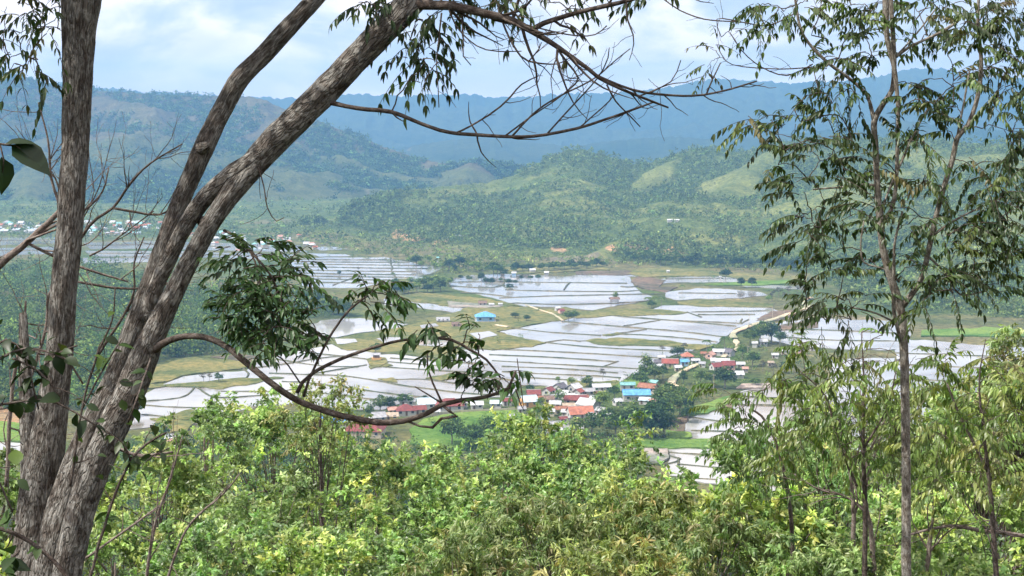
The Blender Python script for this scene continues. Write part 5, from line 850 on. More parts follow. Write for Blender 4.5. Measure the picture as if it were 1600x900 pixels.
    for pts in ([(712, 208, 6.3, 3.5), (745, 192, 6.3, 3), (790, 160, 6.3, 3), (815, 132, 6.3, 2.5), (842, 118, 6.3, 2)], [(790, 212, 6.3, 3), (830, 182, 6.3, 2.5), (870, 155, 6.3, 2), (905, 125, 6.25, 2)], [(800, 213, 6.3, 3.5), (840, 172, 6.3, 3), (880, 148, 6.3, 3), (930, 122, 6.3, 2.5), (960, 96, 6.3, 2), (985, 76, 6.3, 1.6)], [(856, 208, 6.3, 3), (895, 165, 6.3, 2.6), (935, 120, 6.25, 2.2), (950, 90, 6.2, 2), (952, 74, 6.2, 1.5)], [(905, 200, 6.3, 2.6), (930, 178, 6.3, 2.2), (952, 158, 6.3, 2), (965, 140, 6.3, 1.6)],
                [(784, 30, 6.2, 3.5), (796, 60, 6.2, 3.2), (814, 88, 6.2, 3), (826, 96, 6.2, 3), (870, 100, 6.2, 2.2), (900, 84, 6.2, 1.6)], [(826, 96, 6.2, 2.5), (842, 76, 6.2, 2), (846, 66, 6.2, 1.5)], [(870, 74, 6.2, 4), (886, 98, 6.2, 3.5), (903, 122, 6.2, 3), (890, 140, 6.2, 2), (862, 160, 6.2, 2)], [(948, 132, 6.2, 3), (962, 158, 6.2, 2.6), (985, 182, 6.25, 2.2), (1000, 198, 6.3, 1.8)], [(1016, 145, 6.2, 2.5), (1030, 138, 6.2, 2), (1048, 128, 6.2, 2), (1058, 112, 6.2, 1.8), (1064, 94, 6.2, 1.5)], [(1104, 147, 6.3, 3), (1114, 124, 6.3, 2.4), (1126, 98, 6.3, 2)],
                [(700, 10, 6.25, 3), (712, 40, 6.25, 2.4), (745, 72, 6.25, 2), (775, 80, 6.25, 2), (815, 80, 6.25, 1.6)], [(720, 12, 6.25, 3), (724, 60, 6.25, 2.2), (724, 88, 6.25, 2), (736, 102, 6.25, 1.5)], [(690, 20, 6.25, 3), (686, 60, 6.25, 2.4), (682, 95, 6.25, 2), (684, 130, 6.25, 1.8), (686, 168, 6.25, 1.4)], [(800, 32, 6.2, 2.6), (850, 46, 6.2, 2.4), (900, 56, 6.2, 2.2), (930, 54, 6.2, 2), (948, 40, 6.2, 2)], [(400, 250, 6.3, 2.5), (412, 290, 6.3, 2.2), (418, 325, 6.3, 2), (432, 346, 6.3, 1.6), (444, 340, 6.3, 1.4)]):
        P, R = wpath(pts, .03, rng, .3); tube(dead, P, R * 1.0, 5, .05); twigs(dead, rng, P, R, 4, .14, 1, 3, 0, .5)
    # bough sweeping right across the view and its leafy shoots
    low = [limb([(232, 556, 6.3, 15), (250, 540, 6.25, 12), (278, 527, 6.2, 10), (316, 526, 6.15, 9.5), (352, 541, 6.1, 10), (385, 567, 6.05, 10), (430, 603, 6.0, 10), (470, 628, 6.0, 10), (520, 646, 6.0, 10), (565, 656, 6.0, 10), (592, 660, 6.0, 10), (630, 658, 6.0, 9), (668, 646, 6.0, 8), (692, 632, 6.0, 8), (720, 626, 6.0, 7), (758, 620, 6.0, 6), (795, 606, 6.0, 5), (806, 580, 6.0, 3.5)], 12, .12, 9),
           limb([(464, 614, 6.0, 7), (472, 598, 6.0, 6), (490, 582, 6.0, 6), (530, 562, 6.0, 5.5), (580, 544, 6.0, 5), (625, 532, 6.0, 4.5), (665, 529, 6.0, 4.5), (705, 531, 6.0, 5), (735, 547, 6.0, 4.5), (760, 562, 6.0, 4), (782, 590, 6.0, 3)], 8),
           limb([(474, 620, 6.0, 5), (482, 596, 6.0, 4.5), (500, 556, 6.0, 4), (520, 518, 6.0, 4), (546, 484, 6.0, 3.5), (575, 462, 6.0, 3)], 6),
           limb([(690, 632, 6.0, 5), (702, 642, 6.0, 5), (714, 650, 6.0, 4.5), (690, 654, 6.0, 5), (676, 668, 6.0, 5), (656, 666, 6.0, 4), (636, 658, 6.0, 4)], 6),
           limb([(692, 632, 6.0, 4), (676, 598, 6.0, 3.5), (668, 575, 6.0, 3), (668, 552, 6.0, 2.5)], 6), limb([(690, 630, 6.0, 3), (668, 616, 6.0, 2.5), (648, 604, 6.0, 2)], 5), limb([(806, 608, 6.0, 2.5), (818, 640, 6.0, 2), (808, 560, 6.0, 1.5)], 5),
           limb([(470, 600, 6.0, 3), (440, 560, 6.05, 2.5), (400, 545, 6.1, 2)], 5), limb([(350, 360, 6.3, 5), (372, 372, 6.25, 4), (400, 402, 6.2, 4), (424, 432, 6.1, 3.5), (440, 470, 6.1, 3), (452, 510, 6.1, 2.5)], 6), limb([(348, 372, 6.3, 4), (380, 384, 6.25, 3.5), (398, 408, 6.2, 3), (410, 470, 6.15, 2.5)], 6)]
    bough.build('bough', M_TWIG, e, True, org).location = (0, 0, 0)
    dead.build('bare_twigs', M_TWIG, e, True, org).location = (0, 0, 0)
    # leaves
    lf, st = MB(), MB(); nodes = [n for n in N0] + list(A[0][len(A[0]) // 2::6]) + list(B1[0][len(B1[0]) // 2::6])
    T1 = [(372, 400), (395, 392), (420, 388), (445, 402), (462, 420), (478, 440), (360, 405), (384, 428), (410, 420), (436, 432), (455, 452), (370, 452), (395, 455), (420, 458), (445, 470), (350, 478), (372, 486), (398, 490), (425, 495), (455, 498), (385, 515), (410, 525), (432, 530), (465, 515), (480, 495), (400, 545), (495, 520), (470, 545), (365, 520), (440, 510), (350, 500), (405, 440), (430, 480), (390, 470)]
    T2 = [(600, 440), (572, 452), (590, 458), (610, 458), (558, 470), (600, 474), (622, 478), (580, 478)]
    T3 = [(664, 530), (682, 528), (700, 532), (735, 508), (748, 520), (742, 535), (718, 560), (742, 568), (726, 585), (752, 585), (768, 592), (785, 590), (738, 600), (760, 606), (780, 608), (798, 606), (724, 612), (706, 548)]
    def tgt(lst, y, dy): return [at(a, b, y + rng.uniform(-dy, dy)) for a, b in lst]
    e1 = grow(st, rng, nodes, tgt(T1, 6.1, .25)); cluster_fronds(lf, st, rng, e1, 6, .105, .050, 4, PAL_HANG, None, .15, LEAFLET, 1.25, (-.1, .5))
    e2 = grow(st, rng, nodes, tgt(T2, 6.0, .08)); cluster_fronds(lf, st, rng, e2, 3, .11, .056, 4, PAL_HANG, None, .2, LEAFLET, 1.3, (0, .6))
    e3 = grow(st, rng, nodes, tgt(T3, 6.0, .12)); cluster_fronds(lf, st, rng, e3, 2, .09, .062, 3, PAL_HANG, None, .3, LEAFLET, 1.4, (.1, .6))
    T4 = [(560, 4), (585, 10), (600, 0), (612, 20), (590, 25), (655, 30), (668, 45), (640, 62), (655, 78), (640, 92), (645, 108), (665, 100), (680, 95), (672, 70), (655, 112), (680, 30), (700, 12), (680, 10), (720, -4), (745, 4), (770, 0), (800, 4), (830, 8), (860, 4), (890, 12), (905, 18), (920, 0), (1020, -8), (780, -18), (840, -20), (700, -20)]
    e4 = grow(st, rng, nodes, tgt(T4, 6.3, .3)); cluster_fronds(lf, st, rng, e4, 2, .15, .058, 5, PAL_NEAR, [2, 2, 2, 1, .5], .6)
    T5 = [(10, 10), (30, 5), (60, 15), (80, 10), (20, 45), (45, 30), (5, 75), (15, 90), (40, 108), (60, 118), (15, 110), (55, 90), (90, 45), (70, 40), (95, 4), (-10, 50)]
    e5 = grow(st, rng, nodes, tgt(T5, 6.6, .3)); cluster_fronds(lf, st, rng, e5, 2, .15, .058, 5, PAL_NEAR, [1, 1, 2, 2, 2], .6)
    lf.build('leaves', M_GLOSSY, e, False, org).location = (0, 0, 0); st.build('leaf_stalks', M_TWIG, e, True, org).location = (0, 0, 0)
    # crown spreading above the frame
    cr = MB()
    for (x, y, Yd, r) in ((-150, -420, 7.0, 1.5), (150, -420, 6.8, 1.4), (420, -380, 7.0, 1.4), (700, -340, 6.6, 1.3), (960, -330, 6.5, 1.1), (-420, -300, 6.5, 1.4), (200, -700, 6.6, 1.8), (-250, -700, 6.2, 1.8)):
        c = at(x, y, Yd); crown_cards(cr, rng, c, (r * 1.2, r, r * .55), 60, 16, .13, PAL_NEAR[:4], clump=.3, tpl=LEAFLONG)
        m = at(min(max(x, 60), 760) * .8 + 30, -150, 6.6); tube(st, [m, (m + c) / 2 + [0, 0, .1], c], [.05, .035, .02], 8)
    cr.build('crown', M_GLOSSY, e, False, org).location = (0, 0, 0)
    tag(e, 'big forked tree with rough grey brown bark rising at the left edge', 'tree')
forked_tree()

# --- the slender tree on the right
def slender_tree():
    rng = np.random.default_rng(33); Y = 9.0; base = at(1416, 1200, Y); base[2] = float(hz(base[0], base[1])) - .1; e = empty('slender_tree', tuple(base)); org = tuple(base); tr = MB(); nodes = []
    def stem(pts, sides=12, rough=.06, seed=0, step=.04, keep=True):
        P, R = wpath(pts, step, rng, .05); tube(tr, P, R, sides, rough, seed)
        if keep: nodes.extend(P[::4])
    hb = base[2]; low = at(1416, 1000, Y); P, R = smoothline([base, (base + low) / 2, low], [.06, .045, .038], .1); tube(tr, P, R, 12, .05, 1)
    stem([(1416, 1010, Y, 16.3), (1416, 900, Y, 15.5), (1416, 780, Y, 14.6), (1415, 660, Y, 13.8), (1413, 560, Y, 13.8), (1410, 500, Y, 13.8), (1402, 465, Y, 13.8), (1390, 430, Y, 12.0), (1380, 390, Y, 11.2), (1374, 340, Y, 10.3), (1370, 280, Y, 9.5), (1368, 230, Y, 9.5), (1366, 190, Y, 9.5), (1380, 162, Y, 8.6), (1394, 140, Y, 7.7), (1397, 100, Y, 7.7), (1395, 50, Y, 7.3), (1392, 0, Y, 6.9), (1390, -90, Y, 6.0)], 14)
    stem([(1410, 478, Y, 11), (1428, 455, Y, 9), (1442, 430, Y, 8.5), (1452, 385, Y, 8.5), (1462, 340, Y, 8), (1474, 295, Y, 8), (1488, 250, Y, 8), (1496, 215, Y, 8), (1512, 196, Y, 7.5), (1524, 165, Y, 7), (1531, 130, Y, 7), (1533, 90, Y, 6), (1528, 40, Y, 5), (1530, -20, Y, 4)])
    stem([(1366, 190, Y, 7), (1355, 150, Y, 5), (1330, 125, Y, 5), (1296, 100, Y, 5), (1270, 75, Y, 4.5), (1252, 48, Y, 4.5), (1244, 10, Y, 4), (1240, -30, Y, 3.5)])
    stem([(1378, 345, Y - .1, 8), (1392, 330, Y - .1, 7), (1400, 290, Y - .1, 6), (1402, 230, Y - .1, 6), (1403, 170, Y - .1, 6), (1398, 110, Y - .1, 7), (1386, 60, Y - .1, 8), (1384, 20, Y - .1, 10), (1384, -40, Y - .1, 9)], 8)
    stem([(1376, 350, Y, 4), (1384, 310, Y, 3.5), (1410, 250, Y, 3.5), (1430, 205, Y, 3), (1450, 170, Y, 3)], 6)
    stem([(1494, 222, Y, 4), (1500, 190, Y, 3.5), (1508, 150, Y, 3), (1515, 110, Y, 3)], 6)
    stem([(1396, 92, Y, 5), (1420, 74, Y, 4.5), (1450, 60, Y, 4), (1478, 46, Y, 5), (1500, 30, Y, 4)], 8); stem([(1396, 92, Y, 3), (1430, 55, Y, 2.6), (1465, 10, Y, 2.4)], 6)
    stem([(1370, 290, Y, 5), (1352, 288, Y, 4), (1320, 292, Y, 3), (1270, 296, Y, 2.5)], 6); stem([(1405, 440, Y, 4), (1380, 420, Y, 3), (1350, 410, Y, 3), (1345, 380, Y, 2.5), (1350, 345, Y, 2.5)], 6)
    stem([(1412, 548, Y, 5), (1399, 500, Y - .08, 6), (1396, 470, Y - .1, 6), (1397, 420, Y - .1, 5), (1398, 380, Y - .1, 4), (1410, 330, Y - .1, 3)], 6, .05)
    stem([(1450, 400, Y, 4), (1480, 430, Y, 3), (1500, 460, Y, 3), (1540, 455, Y, 2.5)], 6); stem([(1455, 370, Y, 4), (1490, 345, Y, 3), (1530, 325, Y, 3)], 6); stem([(1410, 510, Y, 4), (1370, 490, Y, 3), (1330, 480, Y, 3)], 6)
    tr.build('trunk', M_BARKPALE, e, True, org).location = (0, 0, 0)
    C = [(1180, 15), (1205, 8), (1195, 36), (1165, 195), (1180, 190), (1205, 188), (1230, 185), (1265, 100), (1290, 108), (1310, 92), (1345, 82), (1362, 88), (1340, 38), (1352, 52), (1362, 18), (1280, 145), (1300, 138), (1330, 138), (1275, 175), (1300, 162), (1260, 188), (1345, 172), (1285, 225), (1305, 212), (1262, 236), (1225, 236), (1216, 258), (1240, 278), (1255, 300), (1290, 250), (1320, 266), (1335, 280), (1262, 335), (1235, 342), (1255, 362), (1290, 326), (1312, 346), (1280, 356), (1272, 385), (1264, 408), (1290, 400), (1258, 436), (1322, 422), (1350, 405), (1375, 345), (1400, 325), (1390, 296), (1432, 286), (1450, 282), (1480, 296), (1410, 58), (1430, 32), (1470, 18), (1450, 56), (1500, 38), (1530, 32), (1560, 28), (1590, 18), (1520, 58), (1550, 58), (1480, 78), (1570, 72), (1590, 88), (1540, 106), (1510, 126), (1570, 136), (1592, 136), (1592, 186), (1430, 136), (1412, 166), (1440, 126), (1402, 206), (1430, 198), (1460, 162), (1490, 166), (1440, 226), (1470, 196), (1560, 106), (1582, 206), (1582, 228), (1560, 166), (1490, 126), (1240, 10), (1262, 2), (1225, 18), (1300, 0), (1330, 8), (1380, 4), (1420, 6), (1440, 0), (1480, -4), (1515, 6), (1545, -2), (1575, 4), (1345, 240), (1360, 260), (1355, 320), (1342, 330), (1420, 350), (1440, 340), (1425, 415), (1405, 400), (1475, 428), (1500, 438), (1520, 428), (1452, 440), (1490, 458), (1430, 458), (1440, 470), (1260, 480), (1280, 470), (1300, 485), (1320, 470), (1290, 500), (1330, 500), (1350, 470), (1310, 250), (1325, 305), (1212, 210)]
    C2 = [(1520, 262), (1540, 286), (1560, 258), (1592, 250), (1530, 306), (1560, 316), (1590, 326), (1512, 346), (1550, 356), (1592, 362), (1482, 368), (1500, 386), (1530, 378), (1562, 398), (1590, 390), (1560, 444), (1540, 330), (1575, 345), (1525, 350), (1545, 400), (1510, 410), (1600, 300), (1480, 340), (1575, 290)]
    lf, st = MB(), MB()
    ends = grow(st, rng, nodes, [at(a, b, Y + rng.uniform(-.5, .4)) for a, b in C + C2], .0042)
    far_side = [q for q in ends if q[0][0] > 2.75]; cluster_fronds(lf, st, rng, far_side, 1, .2, .058, 7, PAL_NEAR, [2, 3, 2, 1, .2], .34, LEAFLET, 1.2)
    cluster_fronds(lf, st, rng, ends, 4, .22, .060, 7, PAL_NEAR, [2, 3, 2, 1, .2], .34, LEAFLET, 1.2)
    # bare thin runners hanging out of the crown
    for pts in ([(1244, 20, Y, 2), (1200, 40, Y, 1.8), (1160, 35, Y, 1.8), (1100, 30, Y, 2), (1062, 16, Y, 2), (1036, -2, Y, 2)], [(1270, 100, Y, 2), (1230, 118, Y, 2), (1190, 105, Y, 1.8), (1160, 80, Y, 1.6), (1140, 50, Y, 1.4)], [(1268, 105, Y, 2), (1220, 108, Y, 1.8), (1160, 104, Y, 1.6), (1134, 95, Y, 1.4), (1120, 70, Y, 1.2)], [(1290, 60, Y, 2), (1268, 55, Y, 1.8), (1278, 30, Y, 1.6), (1284, 0, Y, 1.4)], [(1158, 34, Y, 2), (1120, 30, Y, 1.6), (1127, 58, Y, 1.2)], [(1340, 240, Y, 2), (1310, 180, Y, 2), (1250, 190, Y, 1.6), (1240, 170, Y, 1.4)]):
        P, R = wpath(pts, .05, rng, .4); tube(st, P, R, 4, 0); twigs(st, rng, P, R, 4, .18, 1, 3, 0, .5)
    e6 = grow(st, rng, [at(1134, 95, Y), at(1127, 58, Y)], [at(1110, 75, Y), at(1105, 105, Y), at(1125, 90, Y), at(1160, 45, Y)], .003); cluster_fronds(lf, st, rng, e6, 2, .14, .045, 5, PAL_NEAR, None, .4)
    lf.build('leaves', M_GLOSSY, e, False, org).location = (0, 0, 0); st.build('branchlets', M_TWIG, e, True, org).location = (0, 0, 0)
    tag(e, 'slender pale trunked tree with feathery leaves that forks high on the right', 'tree')
slender_tree()

# --- leafless pale bushes behind the forked tree
def bare_bush(name, label, Y, stems, tw, seed, wid=1.0, tl=.5, pale=True):
    rng = np.random.default_rng(seed); b0 = at(stems[0][0][0], max(stems[0][0][1], 900), Y); b0[2] = float(hz(b0[0], b0[1])); e = empty(name, tuple(b0)); m = MB(); t = MB()
    for s in stems:
        P, R = wpath([(p[0], p[1], Y, p[2] * wid) for p in s], .05, rng, .25); tube(m, P, R, 7, .06, seed); twigs(t, rng, P, R, tw, tl, 2, 4, -.1, .6, None, .2)
    m.build('stem', M_TWIGPALE if pale else M_TWIG, e, True, tuple(b0)).location = (0, 0, 0); t.build('twigs', M_TWIGPALE if pale else M_TWIG, e, True, tuple(b0)).location = (0, 0, 0); tag(e, label, 'bush'); return e
bare_bush('bare_bush', 'leafless pale branching bush crossing the left edge of the frame', 8.5, [[(-60, 470, 14), (0, 412, 12), (50, 372, 10), (90, 332, 8), (104, 300, 6), (112, 240, 5), (122, 190, 3)], [(50, 372, 6), (90, 350, 5), (130, 330, 4), (160, 300, 3), (170, 262, 2)], [(95, 325, 5), (80, 280, 4), (75, 220, 3), (60, 160, 2)], [(40, 378, 5), (90, 402, 5), (150, 425, 4), (200, 440, 3)]], 6, 41, 1.0, .55)
bare_bush('bare_bush', 'leafless dark twigged bush between the forked tree stems', 9.0, [[(100, 420, 5), (140, 352, 5), (176, 325, 4), (205, 285, 4), (235, 255, 3), (285, 225, 2)], [(176, 325, 4), (215, 332, 4), (250, 335, 3), (290, 315, 2)], [(120, 440, 4), (180, 450, 4), (240, 448, 3), (300, 430, 2)], [(150, 560, 5), (205, 470, 4), (210, 410, 3), (225, 370, 2)], [(140, 400, 3), (160, 390, 3), (200, 360, 2), (240, 330, 2)]], 6, 42, 1.0, .4, False)
bare_bush('bare_bush', 'upright leafless grey shrub at the far left below the pale bush', 9.0, [[(10, 760, 7), (20, 600, 6), (36, 520, 5), (40, 470, 3)], [(30, 640, 5), (70, 520, 5), (76, 460, 4), (95, 430, 2)], [(60, 620, 4), (88, 520, 4), (86, 450, 3)]], 6, 43, 1.0, .4)
bare_bush('bare_bush', 'pale leafless stems rising among the leaves below the forked tree', 9.5, [[(100, 980, 10), (118, 820, 9), (140, 730, 7), (175, 700, 6), (220, 712, 5), (270, 706, 4)], [(220, 960, 6), (240, 830, 5), (262, 760, 4), (280, 700, 3), (285, 680, 2)], [(250, 940, 5), (290, 830, 4), (350, 770, 3), (375, 740, 2)], [(60, 900, 5), (120, 880, 4), (180, 840, 4), (250, 790, 3)]], 5, 44, 1.0, .4)
bare_bush('bare_bush', 'pale forked sapling stems standing left of the slender trunk', 13, [[(1334, 1000, 9), (1333, 880, 8), (1333, 780, 7), (1328, 740, 5), (1315, 680, 4), (1310, 640, 3)], [(1372, 1000, 9), (1362, 840, 8), (1352, 790, 7), (1355, 740, 6), (1362, 700, 4), (1385, 650, 3)], [(1352, 800, 4), (1320, 775, 3), (1280, 765, 3), (1240, 740, 2)], [(1356, 750, 5), (1350, 680, 4), (1352, 620, 3)]], 6, 45, 1.0, .8)
bare_bush('bare_bush', 'greyish fallen looking branch reaching in at the lower right edge', 12, [[(1700, 850, 8), (1600, 838, 7), (1530, 828, 7), (1480, 822, 5), (1420, 836, 4)], [(1440, 980, 12), (1446, 900, 10), (1452, 850, 8), (1458, 800, 4)], [(1560, 830, 4), (1540, 790, 3), (1520, 760, 3)]], 6, 46, 1.0, .6)

# --- broad leaved saplings near the viewpoint (left)
def broad_plant(name, label, Y, stems, nleaf, size, seed, pal, cat='sapling', tpl=LEAFBROAD):
    rng = np.random.default_rng(seed); b0 = at(stems[0][0][0], 980, Y); b0[2] = float(hz(b0[0], b0[1])); e = empty(name, tuple(b0)); m, l = MB(), MB()
    for s in stems:
        P, R = wpath([(p[0], p[1], Y + (p[3] if len(p) > 3 else 0), p[2]) for p in s], .03, rng, .3); tube(m, P, R, 6, .05, seed); ends = []
        twigs(m, rng, P, R, max(3, nleaf // 4), .14, 1, 4, .1, .7, ends)
        i = rng.integers(len(P) // 6, len(P), nleaf); O = np.concatenate([P[i], np.array([q[0] for q in ends])]); k = len(O)
        D = rng.normal(0, .8, (k, 3)) * [1, .8, .5] + [0, 0, -.35]; place(l, tpl, O, D, rng.normal(0, .5, (k, 3)) + [0, -.4, 1], size * rng.uniform(.6, 1.25, k), shades(rng, k, pal), 1.0)
    m.build('stem', M_TWIG, e, True, tuple(b0)).location = (0, 0, 0); l.build('leaves', M_GLOSSY, e, True, tuple(b0)).location = (0, 0, 0); tag(e, label, cat); return e
PB = [(.030, .060, .018), (.045, .085, .022), (.08, .13, .03)]
broad_plant('sapling', 'dark broad leaved sapling in front of the forked trunk at left', 4.6, [[(-80, 600, 6), (-10, 565, 5), (40, 545, 4), (100, 560, 4), (130, 600, 3)], [(-60, 640, 5), (0, 632, 4), (70, 625, 4), (120, 645, 3), (150, 665, 3)], [(-20, 560, 4), (10, 530, 4), (40, 560, 3), (60, 640, 3)], [(20, 560, 4), (60, 580, 3), (95, 620, 3)]], 9, .062, 51, [(.016, .034, .010), (.024, .048, .013)])
broad_plant('sapling', 'sunlit green leaved shoot beside the left trunk above the fork', 5.6, [[(110, 760, 5), (128, 640, 4), (150, 560, 4), (175, 500, 3), (180, 450, 2)], [(128, 640, 3), (165, 570, 3), (190, 530, 2)], [(70, 570, 3), (95, 550, 3), (120, 540, 3)]], 5, .062, 52, PB)
broad_plant('sapling', 'drooping rounded leaves hanging right of the forked trunk', 5.4, [[(120, 980, 6), (170, 800, 5), (205, 720, 4), (235, 690, 4), (260, 676, 3)], [(205, 720, 4), (190, 690, 3), (160, 672, 3)], [(235, 560, 3, .5), (215, 620, 3), (200, 660, 3)], [(180, 700, 3), (225, 715, 3), (265, 700, 2)]], 8, .058, 53, PB[:2] + [(.06, .10, .05)])
broad_plant('sapling', 'reddish stemmed leafy shoot curving over the base of the forked tree', 4.4, [[(-30, 820, 7), (20, 832, 7), (60, 856, 7), (95, 890, 7), (130, 940, 7)], [(-60, 700, 5), (-10, 740, 4), (20, 800, 3)], [(-30, 900, 5), (10, 880, 4), (30, 860, 4)]], 5, .08, 54, PB)
def hanging_leaf():
    e = empty('hanging_twig', tuple(at(-30, 200, 3.4))); org = e.location[:]; m, l = MB(), MB(); P, R = wpath([(-200, 170, 3.4, 6), (-60, 205, 3.4, 5), (0, 225, 3.4, 4), (25, 228, 3.4, 3), (42, 240, 3.4, 2)], .03); tube(m, P, R, 6)
    P, R = wpath([(0, 225, 3.4, 3), (6, 250, 3.4, 2.5), (4, 270, 3.4, 2)], .02); tube(m, P, R, 5)
    O = np.array([at(18, 226, 3.4), at(4, 228, 3.4), at(2, 245, 3.4), at(-30, 215, 3.4)]); T = np.array([at(80, 262, 3.38), at(52, 214, 3.4), at(12, 304, 3.4), at(-60, 290, 3.4)]); D = T - O
    place(l, LEAFBROAD, O, D, np.array([[.1, -.6, .8], [0, -.3, 1], [.9, -.5, .1], [.5, -.6, .3]]), np.linalg.norm(D, axis=1), np.array([[.02, .04, .014]] * 4), 1.1)
    m.build('stem', M_TWIG, e, True, org).location = (0, 0, 0); l.build('leaves', M_GLOSSY, e, False, org).location = (0, 0, 0); tag(e, 'very near dark leaf twig poking in at the left edge against the mountain', 'twig')
hanging_leaf()

# --- tree tops of the slope below
PAL_A = [(0.195, 0.33, 0.075), (0.257, 0.418, 0.089), (0.361, 0.506, 0.113), (0.141, 0.242, 0.07), (0.516, 0.584, 0.152)]
PAL_Y = [(0.269, 0.328, 0.089), (0.31, 0.362, 0.105), (0.207, 0.284, 0.074), (0.156, 0.235, 0.063), (0.352, 0.317, 0.116), (0.435, 0.47, 0.189), (0.227, 0.317, 0.084), (0.186, 0.274, 0.074)]
PAL_L = [(0.21, 0.35, 0.064), (0.27, 0.431, 0.074), (0.151, 0.271, 0.055), (0.361, 0.479, 0.129)]
PAL_B = [(0.161, 0.283, 0.084), (0.225, 0.373, 0.098), (0.323, 0.476, 0.111), (0.146, 0.222, 0.084)]
def leafy_tree(px, pytop, Y, wpx, hpx, nclump, twig, per, size, pal, label, seed, kind='leaf', name='leafy_tree', gap=1.0, trunk=True, tone=1.0):
    rng = np.random.default_rng(seed); m2 = Y / F; R = np.array([wpx / 2 * m2, wpx / 2 * m2 * .9, hpx / 2 * m2]); c = at(px, pytop + hpx * .5, Y); gz = float(hz(c[0], c[1])); base = np.array([c[0], c[1], gz])
    e = empty(name, tuple(base)); cr, tk = MB(), MB()
    d = unit(rng.normal(0, 1, (nclump, 3)) + [0, -.15, .35]); d[:, 2] = np.maximum(d[:, 2], -.6); q = d * rng.uniform(.35, 1, (nclump, 1)) ** .45 * rng.uniform(.7, 1.12, (nclump, 1)); cen = c + q * R
    cs = R.mean() * .34 * rng.uniform(.6, 1.3, nclump) * gap; tpl = {'leaf': LEAF, 'long': leaf_tpl(.13, .3, .45, 2), 'lance': LEAFLONG}[kind]
    # twigs in each clump with leaves along them
    per = int(per * 1.5); size = size * .78
    n = nclump * twig; k = np.repeat(np.arange(nclump), twig); out = unit(q / np.maximum(np.linalg.norm(q, axis=1, keepdims=True), 1e-6) * .7 + [0, 0, .3])[k]
    D = unit(out + rng.normal(0, .7, (n, 3))); Ln = cs[k] * rng.uniform(.7, 1.3, n); O = cen[k] + rng.normal(0, .25, (n, 3)) * cs[k][:, None]; s = rng.uniform(.15, 1, (n, per))
    P = O[:, None] + D[:, None] * (s * Ln[:, None])[..., None] + np.array([0, 0, -1.]) * (.35 * Ln[:, None] * s ** 2)[..., None]
    droop = .9 if kind in ('long', 'lance') else .35
    LD = D[:, None] * .6 + rng.normal(0, .6, (n, per, 3)) + [0, 0, -droop]; NN = rng.normal(0, .5, (n, per, 3)) + [-.15, -.25, 1]
    if kind in ('long', 'lance'): NN = rng.normal(0, .6, (n, per, 3)) + D[:, None] * .8 + [0, -.3, .5]
    col = shades(rng, n, pal, None, .18); col = np.repeat(col, per, 0) * np.exp(rng.normal(0, .16, (n * per, 1))) * np.repeat(np.exp(rng.normal(0, .16, (nclump, 1))), twig * per, 0) * tone
    place(cr, tpl, P.reshape(-1, 3), LD.reshape(-1, 3), NN.reshape(-1, 3), size * rng.uniform(.5, 1.35, n * per), col)
    fork = c - [0, 0, R[2] * .7]; Pt, Rt = smoothline([base - [0, 0, .4], base * .5 + fork * .5 + [rng.uniform(-.2, .2), 0, 0], fork, c + [0, 0, R[2] * .3]], [.02 + R[2] * .035, .02 + R[2] * .03, .015 + R[2] * .022, .01], .25, rng, .3); tube(tk, Pt, Rt, 8, .08, seed)
    for i in range(nclump):
        a = Pt[int(rng.uniform(.55, .95) * (len(Pt) - 1))]; mid = a * .45 + cen[i] * .55 + [0, 0, R[2] * .05]; r0 = .006 + R[2] * .007; Q, RR = smoothline([a, mid, cen[i]], [r0, r0 * .7, r0 * .3], .2, rng, .8); tube(tk, Q, RR, 5, 0, cap=False)
        for jj in rng.integers(0, twig, 4):
            j = i * twig + jj; tube(tk, [cen[i], O[j] * .3 + cen[i] * .7, O[j] + D[j] * Ln[j] * .8 - [0, 0, .25 * Ln[j]]], [r0 * .3, r0 * .2, r0 * .1], 3, cap=False)
    tk.build('trunk', M_TWIGPALE if seed % 3 else M_TWIG, e, True, tuple(base)).location = (0, 0, 0); cr.build('crown', M_LEAF, e, False, tuple(base)).location = (0, 0, 0); tag(e, label, 'tree'); return e
def soft(P): return [tuple(c * .84 + .16 * (sum(q) / 3) * 1.05 for c in q) for q in P]
PAL_A, PAL_L, PAL_B, PAL_Y = soft(PAL_A), soft(soft(PAL_L)), soft(PAL_B), soft(PAL_Y)
